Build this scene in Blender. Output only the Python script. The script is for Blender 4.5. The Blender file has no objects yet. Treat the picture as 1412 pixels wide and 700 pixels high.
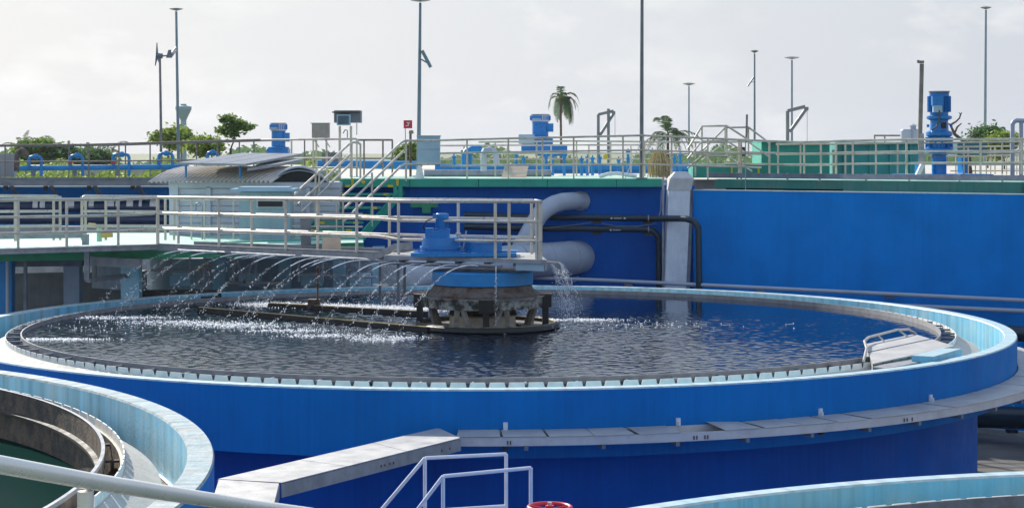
import bpy, math, random
import numpy as np
from mathutils import Vector, Matrix
random.seed(7); np.random.seed(7)
PI = math.pi
S = bpy.context.scene; COL = S.collection

# ------------------------------------------------------------------ camera, sky, sun
F, YH, CH = 2530.0, 208.0, 6.40          # focal length in photo pixels, horizon row, eye height
cd = bpy.data.cameras.new('camera'); cam = bpy.data.objects.new('camera', cd); COL.objects.link(cam)
cam.location = (0, 0, CH); cam.rotation_euler = (PI/2, 0, 0)
cd.sensor_width = 36; cd.lens = 36*F/1412; cd.shift_y = -(350-YH)/1412; cd.clip_start = .1; cd.clip_end = 5000
S.camera = cam
S.render.resolution_x = 1024; S.render.resolution_y = 507
S.view_settings.view_transform = 'Standard'; S.view_settings.look = 'None'
S.view_settings.exposure = 0.55; S.view_settings.gamma = 1
SAZ, SEL = math.radians(33), math.radians(30)      # sun: 38 degrees left of the view, 30 up
w = bpy.data.worlds.new('World'); S.world = w; w.use_nodes = True
nt = w.node_tree; nt.nodes.clear()
def wn(t, **k):
    n = nt.nodes.new(t)
    for a, b in k.items(): setattr(n, a, b)
    return n
bg = wn('ShaderNodeBackground'); wo = wn('ShaderNodeOutputWorld'); sky = wn('ShaderNodeTexSky', sky_type='NISHITA')
sky.sun_disc = False; sky.sun_elevation = SEL; sky.sun_rotation = -SAZ; sky.air_density = 1.2; sky.dust_density = 2.5
tc = wn('ShaderNodeTexCoord'); mp = wn('ShaderNodeMapping'); mp.inputs['Scale'].default_value = (1, 1, 2.2)
n1 = wn('ShaderNodeTexNoise'); n1.inputs['Scale'].default_value = 15; n1.inputs['Detail'].default_value = 9; n1.inputs['Roughness'].default_value = .6
n2 = wn('ShaderNodeTexNoise'); n2.inputs['Scale'].default_value = 3.2; n2.inputs['Detail'].default_value = 3
r1 = wn('ShaderNodeMapRange'); r1.inputs[1].default_value = .50; r1.inputs[2].default_value = .66
r2 = wn('ShaderNodeMapRange'); r2.inputs[1].default_value = .42; r2.inputs[2].default_value = .60
mm = wn('ShaderNodeMath', operation='MULTIPLY')
L = nt.links.new
L(tc.outputs['Generated'], mp.inputs[0]); L(mp.outputs[0], n1.inputs['Vector']); L(mp.outputs[0], n2.inputs['Vector'])
L(n1.outputs[0], r1.inputs[0]); L(n2.outputs[0], r2.inputs[0]); L(r1.outputs[0], mm.inputs[0]); L(r2.outputs[0], mm.inputs[1])
# high thin cloud over the whole sky (pale grey), brighter towards the sun side, with soft cumulus
dotn = wn('ShaderNodeVectorMath', operation='DOT_PRODUCT'); dotn.inputs[1].default_value = (-math.sin(SAZ)*math.cos(SEL), math.cos(SAZ)*math.cos(SEL), math.sin(SEL))
L(tc.outputs['Generated'], dotn.inputs[0])
rs = wn('ShaderNodeMapRange'); rs.inputs[1].default_value = .55; rs.inputs[2].default_value = .93
L(dotn.outputs['Value'], rs.inputs[0])
veil = wn('ShaderNodeMix', data_type='RGBA'); veil.inputs[6].default_value = (4.15, 4.5, 5.1, 1); veil.inputs[7].default_value = (5.9, 6.0, 6.1, 1)
L(rs.outputs[0], veil.inputs[0])
mx = wn('ShaderNodeMix', data_type='RGBA'); mx.inputs[0].default_value = .95
L(sky.outputs[0], mx.inputs[6]); L(veil.outputs[2], mx.inputs[7])
cl = wn('ShaderNodeMix', data_type='RGBA'); cl.inputs[7].default_value = (6.6, 6.6, 6.5, 1)
sc = wn('ShaderNodeMath', operation='MULTIPLY'); sc.inputs[1].default_value = 1
L(mm.outputs[0], sc.inputs[0]); L(sc.outputs[0], cl.inputs[0]); L(mx.outputs[2], cl.inputs[6])
sx_ = wn('ShaderNodeSeparateXYZ'); L(tc.outputs['Generated'], sx_.inputs[0])
rz_ = wn('ShaderNodeMapRange'); rz_.inputs[1].default_value = .09; rz_.inputs[2].default_value = .5; L(sx_.outputs[2], rz_.inputs[0])
up = wn('ShaderNodeMix', data_type='RGBA'); up.inputs[7].default_value = (2.7, 3.6, 5.2, 1)
L(rz_.outputs[0], up.inputs[0]); L(cl.outputs[2], up.inputs[6]); L(up.outputs[2], bg.inputs[0]); bg.inputs[1].default_value = .1; L(bg.outputs[0], wo.inputs[0])
sd = bpy.data.lights.new('sun', 'SUN'); sd.energy = 5.0; sd.angle = math.radians(.6); sd.color = (1, .94, .84)
sun = bpy.data.objects.new('sun', sd); COL.objects.link(sun); sun.location = (-20, 30, 30)
sun.rotation_euler = Vector((-math.sin(SAZ)*math.cos(SEL), math.cos(SAZ)*math.cos(SEL), math.sin(SEL))).to_track_quat('Z', 'Y').to_euler()

# ------------------------------------------------------------------ materials
MATS = {}
def mat(name, col, col2=None, rough=.5, metal=0, nscale=3, streak=0, bump=0, bscale=40, c_lo=.4, c_hi=.65, spec=.5, zs=None, trans=0, rust=0):
    if name in MATS: return MATS[name]
    m = bpy.data.materials.new(name); m.use_nodes = True; n = m.node_tree.nodes; l = m.node_tree.links.new
    b = n['Principled BSDF']; b.inputs['Roughness'].default_value = rough; b.inputs['Metallic'].default_value = metal
    b.inputs['Specular IOR Level'].default_value = spec
    g = n.new('ShaderNodeNewGeometry')
    col = tuple(col)+(1,); col2 = tuple(col2)+(1,) if col2 else tuple(c*.8 for c in col[:3])+(1,)
    def noise(scale, sc3=None, det=6, rg=.6):
        t = n.new('ShaderNodeTexNoise'); t.inputs['Scale'].default_value = scale; t.inputs['Detail'].default_value = det; t.inputs['Roughness'].default_value = rg
        if sc3:
            k = n.new('ShaderNodeMapping'); k.inputs['Scale'].default_value = sc3; l(g.outputs['Position'], k.inputs[0]); l(k.outputs[0], t.inputs['Vector'])
        else: l(g.outputs['Position'], t.inputs['Vector'])
        return t
    def rng(src, lo, hi, a=0, c=1):
        r = n.new('ShaderNodeMapRange'); r.inputs[1].default_value = lo; r.inputs[2].default_value = hi; r.inputs[3].default_value = a; r.inputs[4].default_value = c
        l(src, r.inputs[0]); return r.outputs[0]
    def mix(f, a, c):
        x = n.new('ShaderNodeMix'); x.data_type = 'RGBA'
        if isinstance(f, float): x.inputs[0].default_value = f
        else: l(f, x.inputs[0])
        for v, i in ((a, 6), (c, 7)):
            if isinstance(v, tuple): x.inputs[i].default_value = v
            else: l(v, x.inputs[i])
        return x.outputs[2]
    c = mix(rng(noise(nscale).outputs[0], c_lo, c_hi), col, col2)
    if streak:
        s = noise(1, zs or (7, 7, .35), 8, .7)
        c = mix(rng(s.outputs[0], .45, .75, 0, streak), c, tuple(min(1, x*1.35+(.03 if col[0] > .02 else 0)) for x in col[:3])+(1,))
        s = noise(1, (11, 11, .5), 6, .6)
        c = mix(rng(s.outputs[0], .5, .75, 0, streak), c, tuple(x*(.45 if col[0] > .02 else .72) for x in col[:3])+(1,))
    if rust:
        s = noise(9, None, 8, .75)
        c = mix(rng(s.outputs[0], .56, .66, 0, rust), c, (.16, .06, .025, 1))
    l(c, b.inputs['Base Color'])
    l(rng(noise(nscale*2.3).outputs[0], .3, .7, rough*.8, min(1, rough*1.25)), b.inputs['Roughness'])
    if bump:
        k = n.new('ShaderNodeBump'); k.inputs['Strength'].default_value = bump; k.inputs['Distance'].default_value = .02
        l(noise(bscale, None, 5).outputs[0], k.inputs['Height']); l(k.outputs[0], b.inputs['Normal'])
    if trans: b.inputs['Transmission Weight'].default_value = trans
    MATS[name] = m; return m
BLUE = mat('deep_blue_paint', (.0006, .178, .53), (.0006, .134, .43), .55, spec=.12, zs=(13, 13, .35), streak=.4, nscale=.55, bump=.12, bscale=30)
BLUED = mat('ultramarine_paint', (.0010, .115, .50), (.0010, .092, .42), .6, spec=.12, zs=(13, 13, .35), streak=.3, nscale=.8, bump=.12, bscale=30)
BLUER = mat('azure_wall_paint', (.0006, .240, .72), (.0006, .200, .62), .6, spec=.12, zs=(15, 15, .3), streak=.22, nscale=.9, bump=.12, bscale=30)
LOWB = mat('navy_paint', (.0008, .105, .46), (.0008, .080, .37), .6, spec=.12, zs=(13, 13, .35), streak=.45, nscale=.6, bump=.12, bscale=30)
SKYB = mat('pale_blue_paint', (.16, .50, .72), (.30, .52, .62), .5, streak=.55, nscale=1.6, bump=.2, bscale=25, zs=(4, 4, .5))
COPE = mat('coping_paint', (.38, .56, .63), (.50, .58, .61), .5, nscale=5, bump=.3, bscale=20)
TEALW = mat('teal_blue_paint', (.10, .42, .62), (.20, .44, .52), .5, streak=.55, nscale=1.6, bump=.2, bscale=25, zs=(5, 5, .7))
GREEN = mat('green_paint', (.02, .36, .25), (.02, .28, .21), .5, streak=.25, nscale=2, bump=.1)
GREENB = mat('bright_green_paint', (.02, .30, .14), (.015, .22, .11), .45, nscale=3)
TEAL = mat('teal_paint', (.03, .31, .29), (.04, .36, .33), .5, nscale=1.5, streak=.2)
MINT = mat('mint_floor_paint', (.30, .56, .46), (.40, .60, .50), .6, nscale=2, bump=.2)
YEL = mat('yellow_paint', (.75, .55, .03), None, .5)
STEEL = mat('stainless_rail', (.62, .58, .50), (.50, .46, .40), .30, .45, nscale=2.5, rust=.12)
RAILG = mat('weathered_rail', (.66, .61, .50), (.44, .39, .31), .42, .25, nscale=2.2, rust=.35)
WHITE = mat('white_rail_paint', (.72, .74, .78), (.62, .64, .70), .4, nscale=8)
GREY = mat('galvanised_steel', (.34, .36, .39), (.24, .26, .29), .45, .35, nscale=5, bump=.1, rust=.15)
GREYD = mat('dull_grey_beam', (.20, .23, .27), (.13, .15, .18), .55, .1, nscale=3, bump=.1, rust=.2)
PLATE = mat('tray_cover_plate', (.50, .49, .47), (.40, .39, .38), .5, .25, nscale=2.5, bump=.15, rust=.1)
BAFF = mat('baffle_plate', (.30, .31, .33), (.22, .22, .23), .6, .1, nscale=6, bump=.3, bscale=60, rust=.2)
BROWNB = mat('slimy_baffle', (.19, .14, .10), (.06, .06, .06), .6, c_lo=.4, c_hi=.6, rust=.3, nscale=5, bump=.5, bscale=30)
WEIR = mat('white_weir_plate', (.88, .85, .79), (.70, .70, .66), .5, nscale=5, bump=.1)
CONC = mat('concrete', (.34, .35, .35), (.25, .26, .27), .85, nscale=2, bump=.4, bscale=25, streak=.25)
CONCL = mat('pale_concrete', (.55, .53, .48), (.42, .39, .34), .8, nscale=3, bump=.4, bscale=25, streak=.4, zs=(3, 3, 3))
CONCB = mat('blue_grey_concrete', (.38, .48, .58), (.30, .40, .50), .7, nscale=2, bump=.3, streak=.3)
PIPEG = mat('grey_pipe', (.40, .45, .53), (.34, .39, .47), .45, nscale=2, bump=.05)
PIPED = mat('dark_pipe', (.010, .030, .052), (.008, .022, .04), .35, nscale=3)
PIPEB = mat('blue_pipe', (.01, .25, .58), (.01, .20, .50), .4, nscale=4)
MOTB = mat('blue_motor_enamel', (.004, .21, .56), (.004, .17, .48), .3, nscale=5, bump=.05)
CABB = mat('light_blue_cabinet', (.35, .50, .60), (.30, .45, .56), .5, nscale=3)
RUSTM = mat('rusty_flaking_metal', (.16, .14, .125), (.085, .045, .028), .8, nscale=7, bump=.8, bscale=30, rust=.6)
MOTT = mat('mottled_metal', (.34, .34, .31), (.025, .035, .03), .75, nscale=4.5, bump=.8, bscale=30, rust=.7, c_lo=.44, c_hi=.58)
BLACK = mat('black_steel', (.006, .008, .008), (.012, .016, .015), .5, nscale=8, bump=.3)
WOODL = mat('pale_timber', (.40, .37, .32), (.26, .23, .20), .75, nscale=9, bump=.4)
CREAM = mat('cream_concrete', (.60, .55, .43), (.42, .37, .28), .75, nscale=6, bump=.4)
RED = mat('red_enamel', (.62, .03, .05), (.5, .02, .04), .35, nscale=6)
BEIGE = mat('beige_board', (.62, .50, .38), (.52, .42, .32), .7, nscale=4)
ROOF = mat('corrugated_roof', (.66, .60, .54), (.54, .50, .46), .45, .35, nscale=3)
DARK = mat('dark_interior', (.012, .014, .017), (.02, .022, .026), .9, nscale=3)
GLASS = mat('dark_window_glass', (.02, .03, .04), None, .08, nscale=2)
SCR = mat('screen_glass', (.05, .10, .14), (.03, .07, .10), .12, nscale=5)
PANEL = mat('solar_panel_glass', (.20, .22, .25), (.16, .18, .21), .22, nscale=2)
SIDING = mat('grey_cladding', (.56, .58, .66), (.48, .50, .57), .6, nscale=2, bump=.1)
POLE = mat('lamp_pole_paint', (.20, .28, .33), (.17, .24, .28), .45, .2, nscale=3)
POLEG = mat('grey_pole', (.20, .22, .23), (.15, .17, .18), .5, .2, nscale=3)
POLEB = mat('weathered_pole', (.26, .23, .20), (.18, .16, .13), .7, nscale=6)
STRAW = mat('dry_straw', (.60, .46, .24), (.38, .27, .13), .85, nscale=14)
BARK = mat('bark', (.14, .11, .08), (.09, .07, .05), .9, nscale=8, bump=.5)
LEAF = mat('leaf_green', (.15, .24, .05), (.08, .15, .03), .6, nscale=1.3)
LEAFD = mat('leaf_dark', (.09, .18, .06), (.06, .12, .04), .6, nscale=1.0)
LEAFY = mat('leaf_yellow_green', (.22, .30, .05), (.12, .20, .04), .6, nscale=.8)
PALM = mat('palm_green', (.04, .10, .04), (.10, .13, .04), .55, nscale=1.5)
GROUNDM = mat('ground_concrete', (.16, .15, .14), (.10, .095, .09), .9, nscale=.7, bump=.4, bscale=12)
GRASSM = mat('grassland', (.10, .14, .04), (.15, .16, .06), .95, nscale=.05)
TOWERM = mat('water_tower_haze_tint', (.25, .38, .46), (.22, .34, .42), .7, nscale=.3)  # bluish tint puts the distance haze into the colour
def polar(cm, f_, amt):
    nn = cm.node_tree.nodes; ll = cm.node_tree.links; b_ = nn['Principled BSDF']; src = b_.inputs['Base Color'].links[0].from_socket
    tc_ = nn.new('ShaderNodeTexCoord'); gr_ = nn.new('ShaderNodeTexGradient'); gr_.gradient_type = 'RADIAL'; ll.new(tc_.outputs['Object'], gr_.inputs[0])
    no_ = nn.new('ShaderNodeTexNoise'); no_.noise_dimensions = '1D'; no_.inputs['Scale'].default_value = f_; no_.inputs['Detail'].default_value = 4; ll.new(gr_.outputs['Fac'], no_.inputs['W'])
    mr_ = nn.new('ShaderNodeMapRange'); mr_.inputs[1].default_value = .42; mr_.inputs[2].default_value = .68; mr_.inputs[4].default_value = amt; ll.new(no_.outputs[0], mr_.inputs[0])
    mi_ = nn.new('ShaderNodeMix'); mi_.data_type = 'RGBA'; mi_.blend_type = 'MULTIPLY'; mi_.inputs[7].default_value = (.62, .62, .58, 1); ll.new(mr_.outputs[0], mi_.inputs[0]); ll.new(src, mi_.inputs[6]); ll.new(mi_.outputs[2], b_.inputs['Base Color'])
polar(COPE, 400, .6); polar(SKYB, 300, .6)
FOAM = mat('foam', (.90, .91, .92), (.82, .85, .88), .6, nscale=20)
DROP = mat('water_drops', (.88, .90, .94), (.78, .84, .90), .12, nscale=20, spec=1)
CHANW = mat('brown_channel_water', (.14, .10, .065), (.30, .25, .20), .25, nscale=22, bump=.5, bscale=30, c_lo=.5, c_hi=.75)

for lm in (LEAF, LEAFD, LEAFY, PALM):
    nn = lm.node_tree.nodes; ll = lm.node_tree.links; pb_ = nn['Principled BSDF']; tr = nn.new('ShaderNodeBsdfTranslucent'); ms = nn.new('ShaderNodeMixShader'); ms.inputs[0].default_value = .45
    src = pb_.inputs['Base Color'].links[0].from_socket; ll.new(src, tr.inputs[0]); ll.new(pb_.outputs[0], ms.inputs[1]); ll.new(tr.outputs[0], ms.inputs[2]); ll.new(ms.outputs[0], nn['Material Output'].inputs['Surface'])
def water_mat(name, col, bump, sc, attr=False):
    m = bpy.data.materials.new(name); m.use_nodes = True; n = m.node_tree.nodes; l = m.node_tree.links.new
    b = n['Principled BSDF']; b.inputs['Base Color'].default_value = tuple(col)+(1,); b.inputs['Roughness'].default_value = .035
    b.inputs['IOR'].default_value = 1.333
    g = n.new('ShaderNodeNewGeometry'); t = n.new('ShaderNodeTexNoise'); t.inputs['Scale'].default_value = sc; t.inputs['Detail'].default_value = 3
    k = n.new('ShaderNodeBump'); k.inputs['Strength'].default_value = bump; k.inputs['Distance'].default_value = .01 if not attr else .0085
    l(g.outputs['Position'], t.inputs['Vector']); l(t.outputs[0], k.inputs['Height']); l(k.outputs[0], b.inputs['Normal'])
    if attr:
        a = n.new('ShaderNodeAttribute'); a.attribute_name = 'ripple'; x = n.new('ShaderNodeMath'); x.operation = 'MULTIPLY'; x.inputs[1].default_value = bump; l(a.outputs['Fac'], x.inputs[0]); l(x.outputs[0], k.inputs['Strength'])
    return m
WATER = water_mat('dark_clarifier_water', (.002, .010, .028), 1.2, 9, True); WATER.node_tree.nodes['Principled BSDF'].inputs['IOR'].default_value = 1.55
WATERG = water_mat('green_tank_water', (.004, .026, .022), .03, 5); WATERG.node_tree.nodes['Principled BSDF'].inputs['Specular IOR Level'].default_value = .12; WATERG.node_tree.nodes['Principled BSDF'].inputs['Roughness'].default_value = .3; WATERG.node_tree.nodes['Principled BSDF'].inputs['IOR'].default_value = 1.06

# ------------------------------------------------------------------ geometry helpers
def P(px, py, d):                      # photo direction at distance d (metres in front of the eye)
    return Vector(((px-706)/F*d, d, CH+(YH-py)/F*d))
def mpp(d): return d/F                 # metres covered by one photo pixel at distance d

class MB:
    def __init__(s): s.v = []; s.f = []; s.s = []
    def add(s, vs, fs, sm=False):
        o = len(s.v); s.v += [tuple(v) for v in vs]; s.f += [tuple(i+o for i in f) for f in fs]; s.s += [sm]*len(fs); return s
    def box(s, c, size, rz=0, bev=0):
        c = Vector(c); x, y, z = [q/2 for q in size]; ca, sa = math.cos(rz), math.sin(rz)
        vs = []
        for k in (-z, z):
            for (i, j) in ((-x, -y), (x, -y), (x, y), (-x, y)):
                vs.append((c.x+i*ca-j*sa, c.y+i*sa+j*ca, c.z+k))
        return s.add(vs, [(3, 2, 1, 0), (4, 5, 6, 7), (0, 1, 5, 4), (1, 2, 6, 5), (2, 3, 7, 6), (3, 0, 4, 7)])
    def prism(s, pts, z0, z1):          # vertical prism over a polygon (x,y), counter-clockwise or not
        n = len(pts); a = sum(pts[i][0]*pts[(i+1) % n][1]-pts[(i+1) % n][0]*pts[i][1] for i in range(n))
        if a < 0: pts = pts[::-1]
        vs = [(p[0], p[1], z0) for p in pts]+[(p[0], p[1], z1) for p in pts]
        fs = [tuple(range(n-1, -1, -1)), tuple(range(n, 2*n))]+[(i, (i+1) % n, (i+1) % n+n, i+n) for i in range(n)]
        return s.add(vs, fs)
    def hull(s, A, B):                  # two matching rings of points joined
        n = len(A); return s.add(list(A)+list(B), [tuple(range(n-1, -1, -1)), tuple(range(n, 2*n))]+[(i, (i+1) % n, (i+1) % n+n, i+n) for i in range(n)])
    def beam(s, a, b, wd, ht):          # rectangular bar from a to b (centre line)
        a = Vector(a); b = Vector(b); d = (b-a).normalized()
        up = Vector((0, 0, 1)) if abs(d.z) < .95 else Vector((0, 1, 0))
        sd_ = d.cross(up).normalized()*wd/2; u = sd_.cross(d).normalized()*ht/2
        A = [a-sd_-u, a+sd_-u, a+sd_+u, a-sd_+u]; B = [b-sd_-u, b+sd_-u, b+sd_+u, b-sd_+u]
        return s.hull(A, B)
    def tube(s, pts, r, n=10, cap=True):
        pts = [Vector(p) for p in pts]; rs = r if isinstance(r, (list, tuple)) else [r]*len(pts)
        rings = []; prev = None
        for i, p in enumerate(pts):
            if i == 0: t = pts[1]-p
            elif i == len(pts)-1: t = p-pts[i-1]
            else: t = (pts[i+1]-p).normalized()+(p-pts[i-1]).normalized()
            t.normalize()
            if prev is None: u = t.cross(Vector((0, 0, 1)) if abs(t.z) < .9 else Vector((1, 0, 0))).normalized()
            else: u = (prev-t*prev.dot(t)).normalized()
            prev = u; v = t.cross(u)
            rings.append([p+(u*math.cos(2*PI*k/n)+v*math.sin(2*PI*k/n))*rs[i] for k in range(n)])
        vs = [q for R_ in rings for q in R_]
        fs = [(i*n+k, i*n+(k+1) % n, (i+1)*n+(k+1) % n, (i+1)*n+k) for i in range(len(pts)-1) for k in range(n)]
        s.add(vs, fs, True)
        if cap: s.add(rings[0], [tuple(range(n-1, -1, -1))]); s.add(rings[-1], [tuple(range(n))])
        return s
    def lathe(s, prof, cx, cy, seg=48, a0=0, a1=2*PI, smooth=True):   # profile of (r,z); hard edges between profile points
        full = abs(a1-a0-2*PI) < 1e-6; m = seg if full else seg+1
        for (r0, z0), (r1, z1) in zip(prof[:-1], prof[1:]):
            vs = []
            for k in range(m):
                a = a0+(a1-a0)*k/seg; ca, sa = math.cos(a), math.sin(a)
                vs += [(cx+r0*ca, cy+r0*sa, z0), (cx+r1*ca, cy+r1*sa, z1)]
            fs = [(2*k, 2*((k+1) % m), 2*((k+1) % m)+1, 2*k+1) for k in range(seg)]
            s.add(vs, fs, smooth)
        return s
    def disc(s, cx, cy, z, r, seg=48): return s.add([(cx+r*math.cos(2*PI*k/seg), cy+r*math.sin(2*PI*k/seg), z) for k in range(seg)], [tuple(range(seg))])
    def mesh(s, name, m, origin=(0, 0, 0)):
        me = bpy.data.meshes.new(name); o = Vector(origin)
        me.from_pydata([(v[0]-o.x, v[1]-o.y, v[2]-o.z) for v in s.v], [], s.f)
        me.polygons.foreach_set('use_smooth', s.s); me.materials.append(m); me.update(); return me
    def build(s, name, m, parent=None, label=None):
        org = parent['_o'] if parent is not None else (0, 0, 0)
        o = bpy.data.objects.new(name, s.mesh(name, m, org)); COL.objects.link(o)
        if parent is not None: o.parent = parent; o['_o'] = tuple(org)
        if label: o['label'] = label
        return o
def thing(name, label, cat, loc, group=None):
    o = bpy.data.objects.new(name, None); o.empty_display_size = .2; COL.objects.link(o); o.location = loc
    o['label'] = label; o['category'] = cat; o['_o'] = tuple(loc)
    if group: o['group'] = group
    return o
def tag(o, label=None, cat=None, group=None, kind=None):
    if label: o['label'] = label
    if cat: o['category'] = cat
    if group: o['group'] = group
    if kind: o['kind'] = kind
    return o
def single(mb, name, m, label, cat, loc, group=None):   # a thing that is one mesh
    o = bpy.data.objects.new(name, mb.mesh(name, m, loc)); COL.objects.link(o); o.location = loc; o['_o'] = tuple(loc)
    return tag(o, label, cat, group)
def inst(name, me, parent, loc, rz=0, scale=None, rot=None):
    o = bpy.data.objects.new(name, me); COL.objects.link(o); o.parent = parent
    p = Vector(parent['_o']) if parent is not None else Vector((0, 0, 0))
    o.location = Vector(loc)-p; o.rotation_euler = rot if rot else (0, 0, rz)
    if scale: o.scale = scale
    return o
_pc = {}
def post_mesh(r, h, m, n=10):
    k = (round(r, 4), round(h, 2), m.name)
    if k not in _pc:
        b = MB().tube([(0, 0, 0), (0, 0, h)], r, n); _pc[k] = b.mesh('post', m)
    return _pc[k]
def lerp(a, b, t): return a+(b-a)*t
def at_px(pts, px):                    # pts: (px, py_top, py_bottom, d)
    for a, b in zip(pts[:-1], pts[1:]):
        if a[0] <= px <= b[0] or b is pts[-1]:
            t = (px-a[0])/(b[0]-a[0]); return lerp(a[1], b[1], t), lerp(a[2], b[2], t), 1/lerp(1/a[3], 1/b[3], t)
def handrail(label, pts, posts, group=None, m=None, fr=(1, .66, .33), r=.026, endcurve=False, rp=None, toe=None, cat='handrail', name='handrail'):
    m = m or RAILG; rp = rp or r*.85
    base = P(pts[0][0], pts[0][2], pts[0][3]); t = thing(name, label, cat, base, group)
    for j, f in enumerate(fr):
        line = []
        for (px, a, b, d) in pts: line.append(P(px, lerp(b, a, f), d))
        if endcurve and j == 0:
            for e in endcurve:
                i = 0 if e == 0 else -1; k = 1 if e == 0 else -2
                q = line[i]; dr = (line[k]-q).normalized(); c = [q+dr*.1, q+dr*.03+Vector((0, 0, -.03)), q+Vector((0, 0, -.1))]
                line = (c[::-1]+line[1:]) if e == 0 else (line[:-1]+c)
        MB().tube(line, r if j == 0 else r*.85, 10).build('rail', m, t)
    for px in posts:
        a, b, d = at_px(pts, px); p = P(px, b, d); top = P(px, a, d)
        inst('post', post_mesh(rp, top.z-p.z, m), t, p)
    if toe:
        for i in range(len(pts)-1):
            a, b = pts[i], pts[i+1]; h = toe
            MB().beam(P(a[0], a[2], a[3])+Vector((0, 0, h/2)), P(b[0], b[2], b[3])+Vector((0, 0, h/2)), .02, h).build('toe_board', GREY, t)
    return t

# ------------------------------------------------------------------ ground
g = MB().add([(-60, 2, 0), (60, 2, 0), (60, 75, 0), (-60, 75, 0)], [(0, 1, 2, 3)]).build('ground', GROUNDM); tag(g, kind='structure')
gr = MB().add([(-2500, -500, -.05), (2500, -500, -.05), (2500, 4000, -.05), (-2500, 4000, -.05)], [(0, 1, 2, 3)]).build('field', GRASSM); tag(gr, kind='structure')

# ------------------------------------------------------------------ round tanks
def ring_angle_sector(n): return [2*PI*i/n for i in range(n)]
def round_tank(label, cx, cy, zr, R, Ri, rb, rw, rs, deep, wallm, outm, baffm, nweir, skirt, rl, fine=360, weirh=.10, bafdrop=.10, loc_group=None, notch=.07, cope=None):
    t = thing('settling_tank', label, 'tank', (cx, cy, 0), loc_group)
    # outer shell with the overhanging upper skirt
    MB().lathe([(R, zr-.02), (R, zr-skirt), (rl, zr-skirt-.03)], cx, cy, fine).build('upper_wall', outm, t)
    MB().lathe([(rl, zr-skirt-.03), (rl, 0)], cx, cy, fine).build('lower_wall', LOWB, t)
    MB().lathe([(R, zr-.02), (R-.012, zr), (Ri+.012, zr), (Ri, zr-.02)], cx, cy, fine).build('rim_coping', cope or COPE, t)
    MB().lathe([(Ri, zr-.02), (Ri, zr-deep)], cx, cy, fine).build('inner_wall', wallm, t)
    MB().lathe([(Ri, zr-deep), (rs, zr-deep)], cx, cy, fine).build('channel_floor', CONC, t)
    MB().lathe([(rs, zr-deep), (rs, zr-.30), (rw+.03, zr-.12), (rw-.03, zr-.12)], cx, cy, fine).build('weir_ledge', CONCL, t)
    MB().lathe([(rw-.03, zr-.12), (rw-.03, zr-1.6)], cx, cy, fine).build('weir_wall', BROWNB, t)
    MB().lathe([(rb, zr-bafdrop*0), (rb+.02, zr), (rb+.02, zr-.55), (rb, zr-.55), (rb, zr)], cx, cy, fine).build('scum_baffle', baffm, t)
    # weir plates: one plate between each pair of V notches
    da = 2*PI/nweir; wl = rw*da; z0 = zr-.13; z1 = zr-.035; h = notch/2
    b = MB(); y = .006
    prof = [(-wl/2+.0008, 0), (wl/2-.0008, 0), (wl/2-.0008, .026), (wl/2-.018, .028), (wl/2-h, z1-z0), (-wl/2+h, z1-z0), (-wl/2+.018, .028), (-wl/2+.0008, .026)]
    b.hull([(p[0], y, p[1]) for p in prof], [(p[0], -y, p[1]) for p in prof])
    me = b.mesh('weir_plate', WEIR)
    for i in range(nweir):
        a = i*da; inst('weir_plate', me, t, (cx+rw*math.cos(a), cy+rw*math.sin(a), z0), a+PI/2)
    return t

TC = (-.54, 33.7); ZR = CH-3.15; ZW = CH-3.235
tank1 = round_tank('large round settling tank with dark rippled water and a blue outer wall', *TC, ZR, 9.47, 9.25, 8.18, 8.45, 8.85, .62, SKYB, BLUE, BAFF, 197, .91, 8.81)
MB().lathe([(9.25, ZR-.56), (8.85, ZR-.56)], *TC, 180).build('channel_water', CHANW, tank1)
# baffle brackets between weir and baffle
bm_ = MB().box((0, 0, 0), (.25, .03, .03)).mesh('bracket', GREYD)
for i in range(72):
    a = 2*PI*i/72; inst('bracket', bm_, tank1, (TC[0]+8.325*math.cos(a), TC[1]+8.325*math.sin(a), ZR-.06), a)
# clips on the wall above and below the tray
cl1 = MB().box((0, 0, 0), (.06, .04, .10)).box((0, -.03, -.02), (.03, .05, .05)).mesh('wall_clip', WHITE)
cl2 = MB().box((0, 0, 0), (.07, .05, .12)).mesh('wall_clip', RUSTM)
for px in (697, 935, 1131, 1283):
    lo, hi = -1.2, 1.2
    for _ in range(40):
        k = (lo+hi)/2; X = TC[0]+9.48*math.sin(k); Y = TC[1]-9.48*math.cos(k)
        if 706+X/Y*F < px: lo = k
        else: hi = k
    inst('wall_clip', cl1, tank1, (X, Y, CH-3.63), k)
    inst('wall_clip', cl2, tank1, (TC[0]+9.5*math.sin(k), TC[1]-9.5*math.cos(k), CH-3.88), k)

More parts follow.
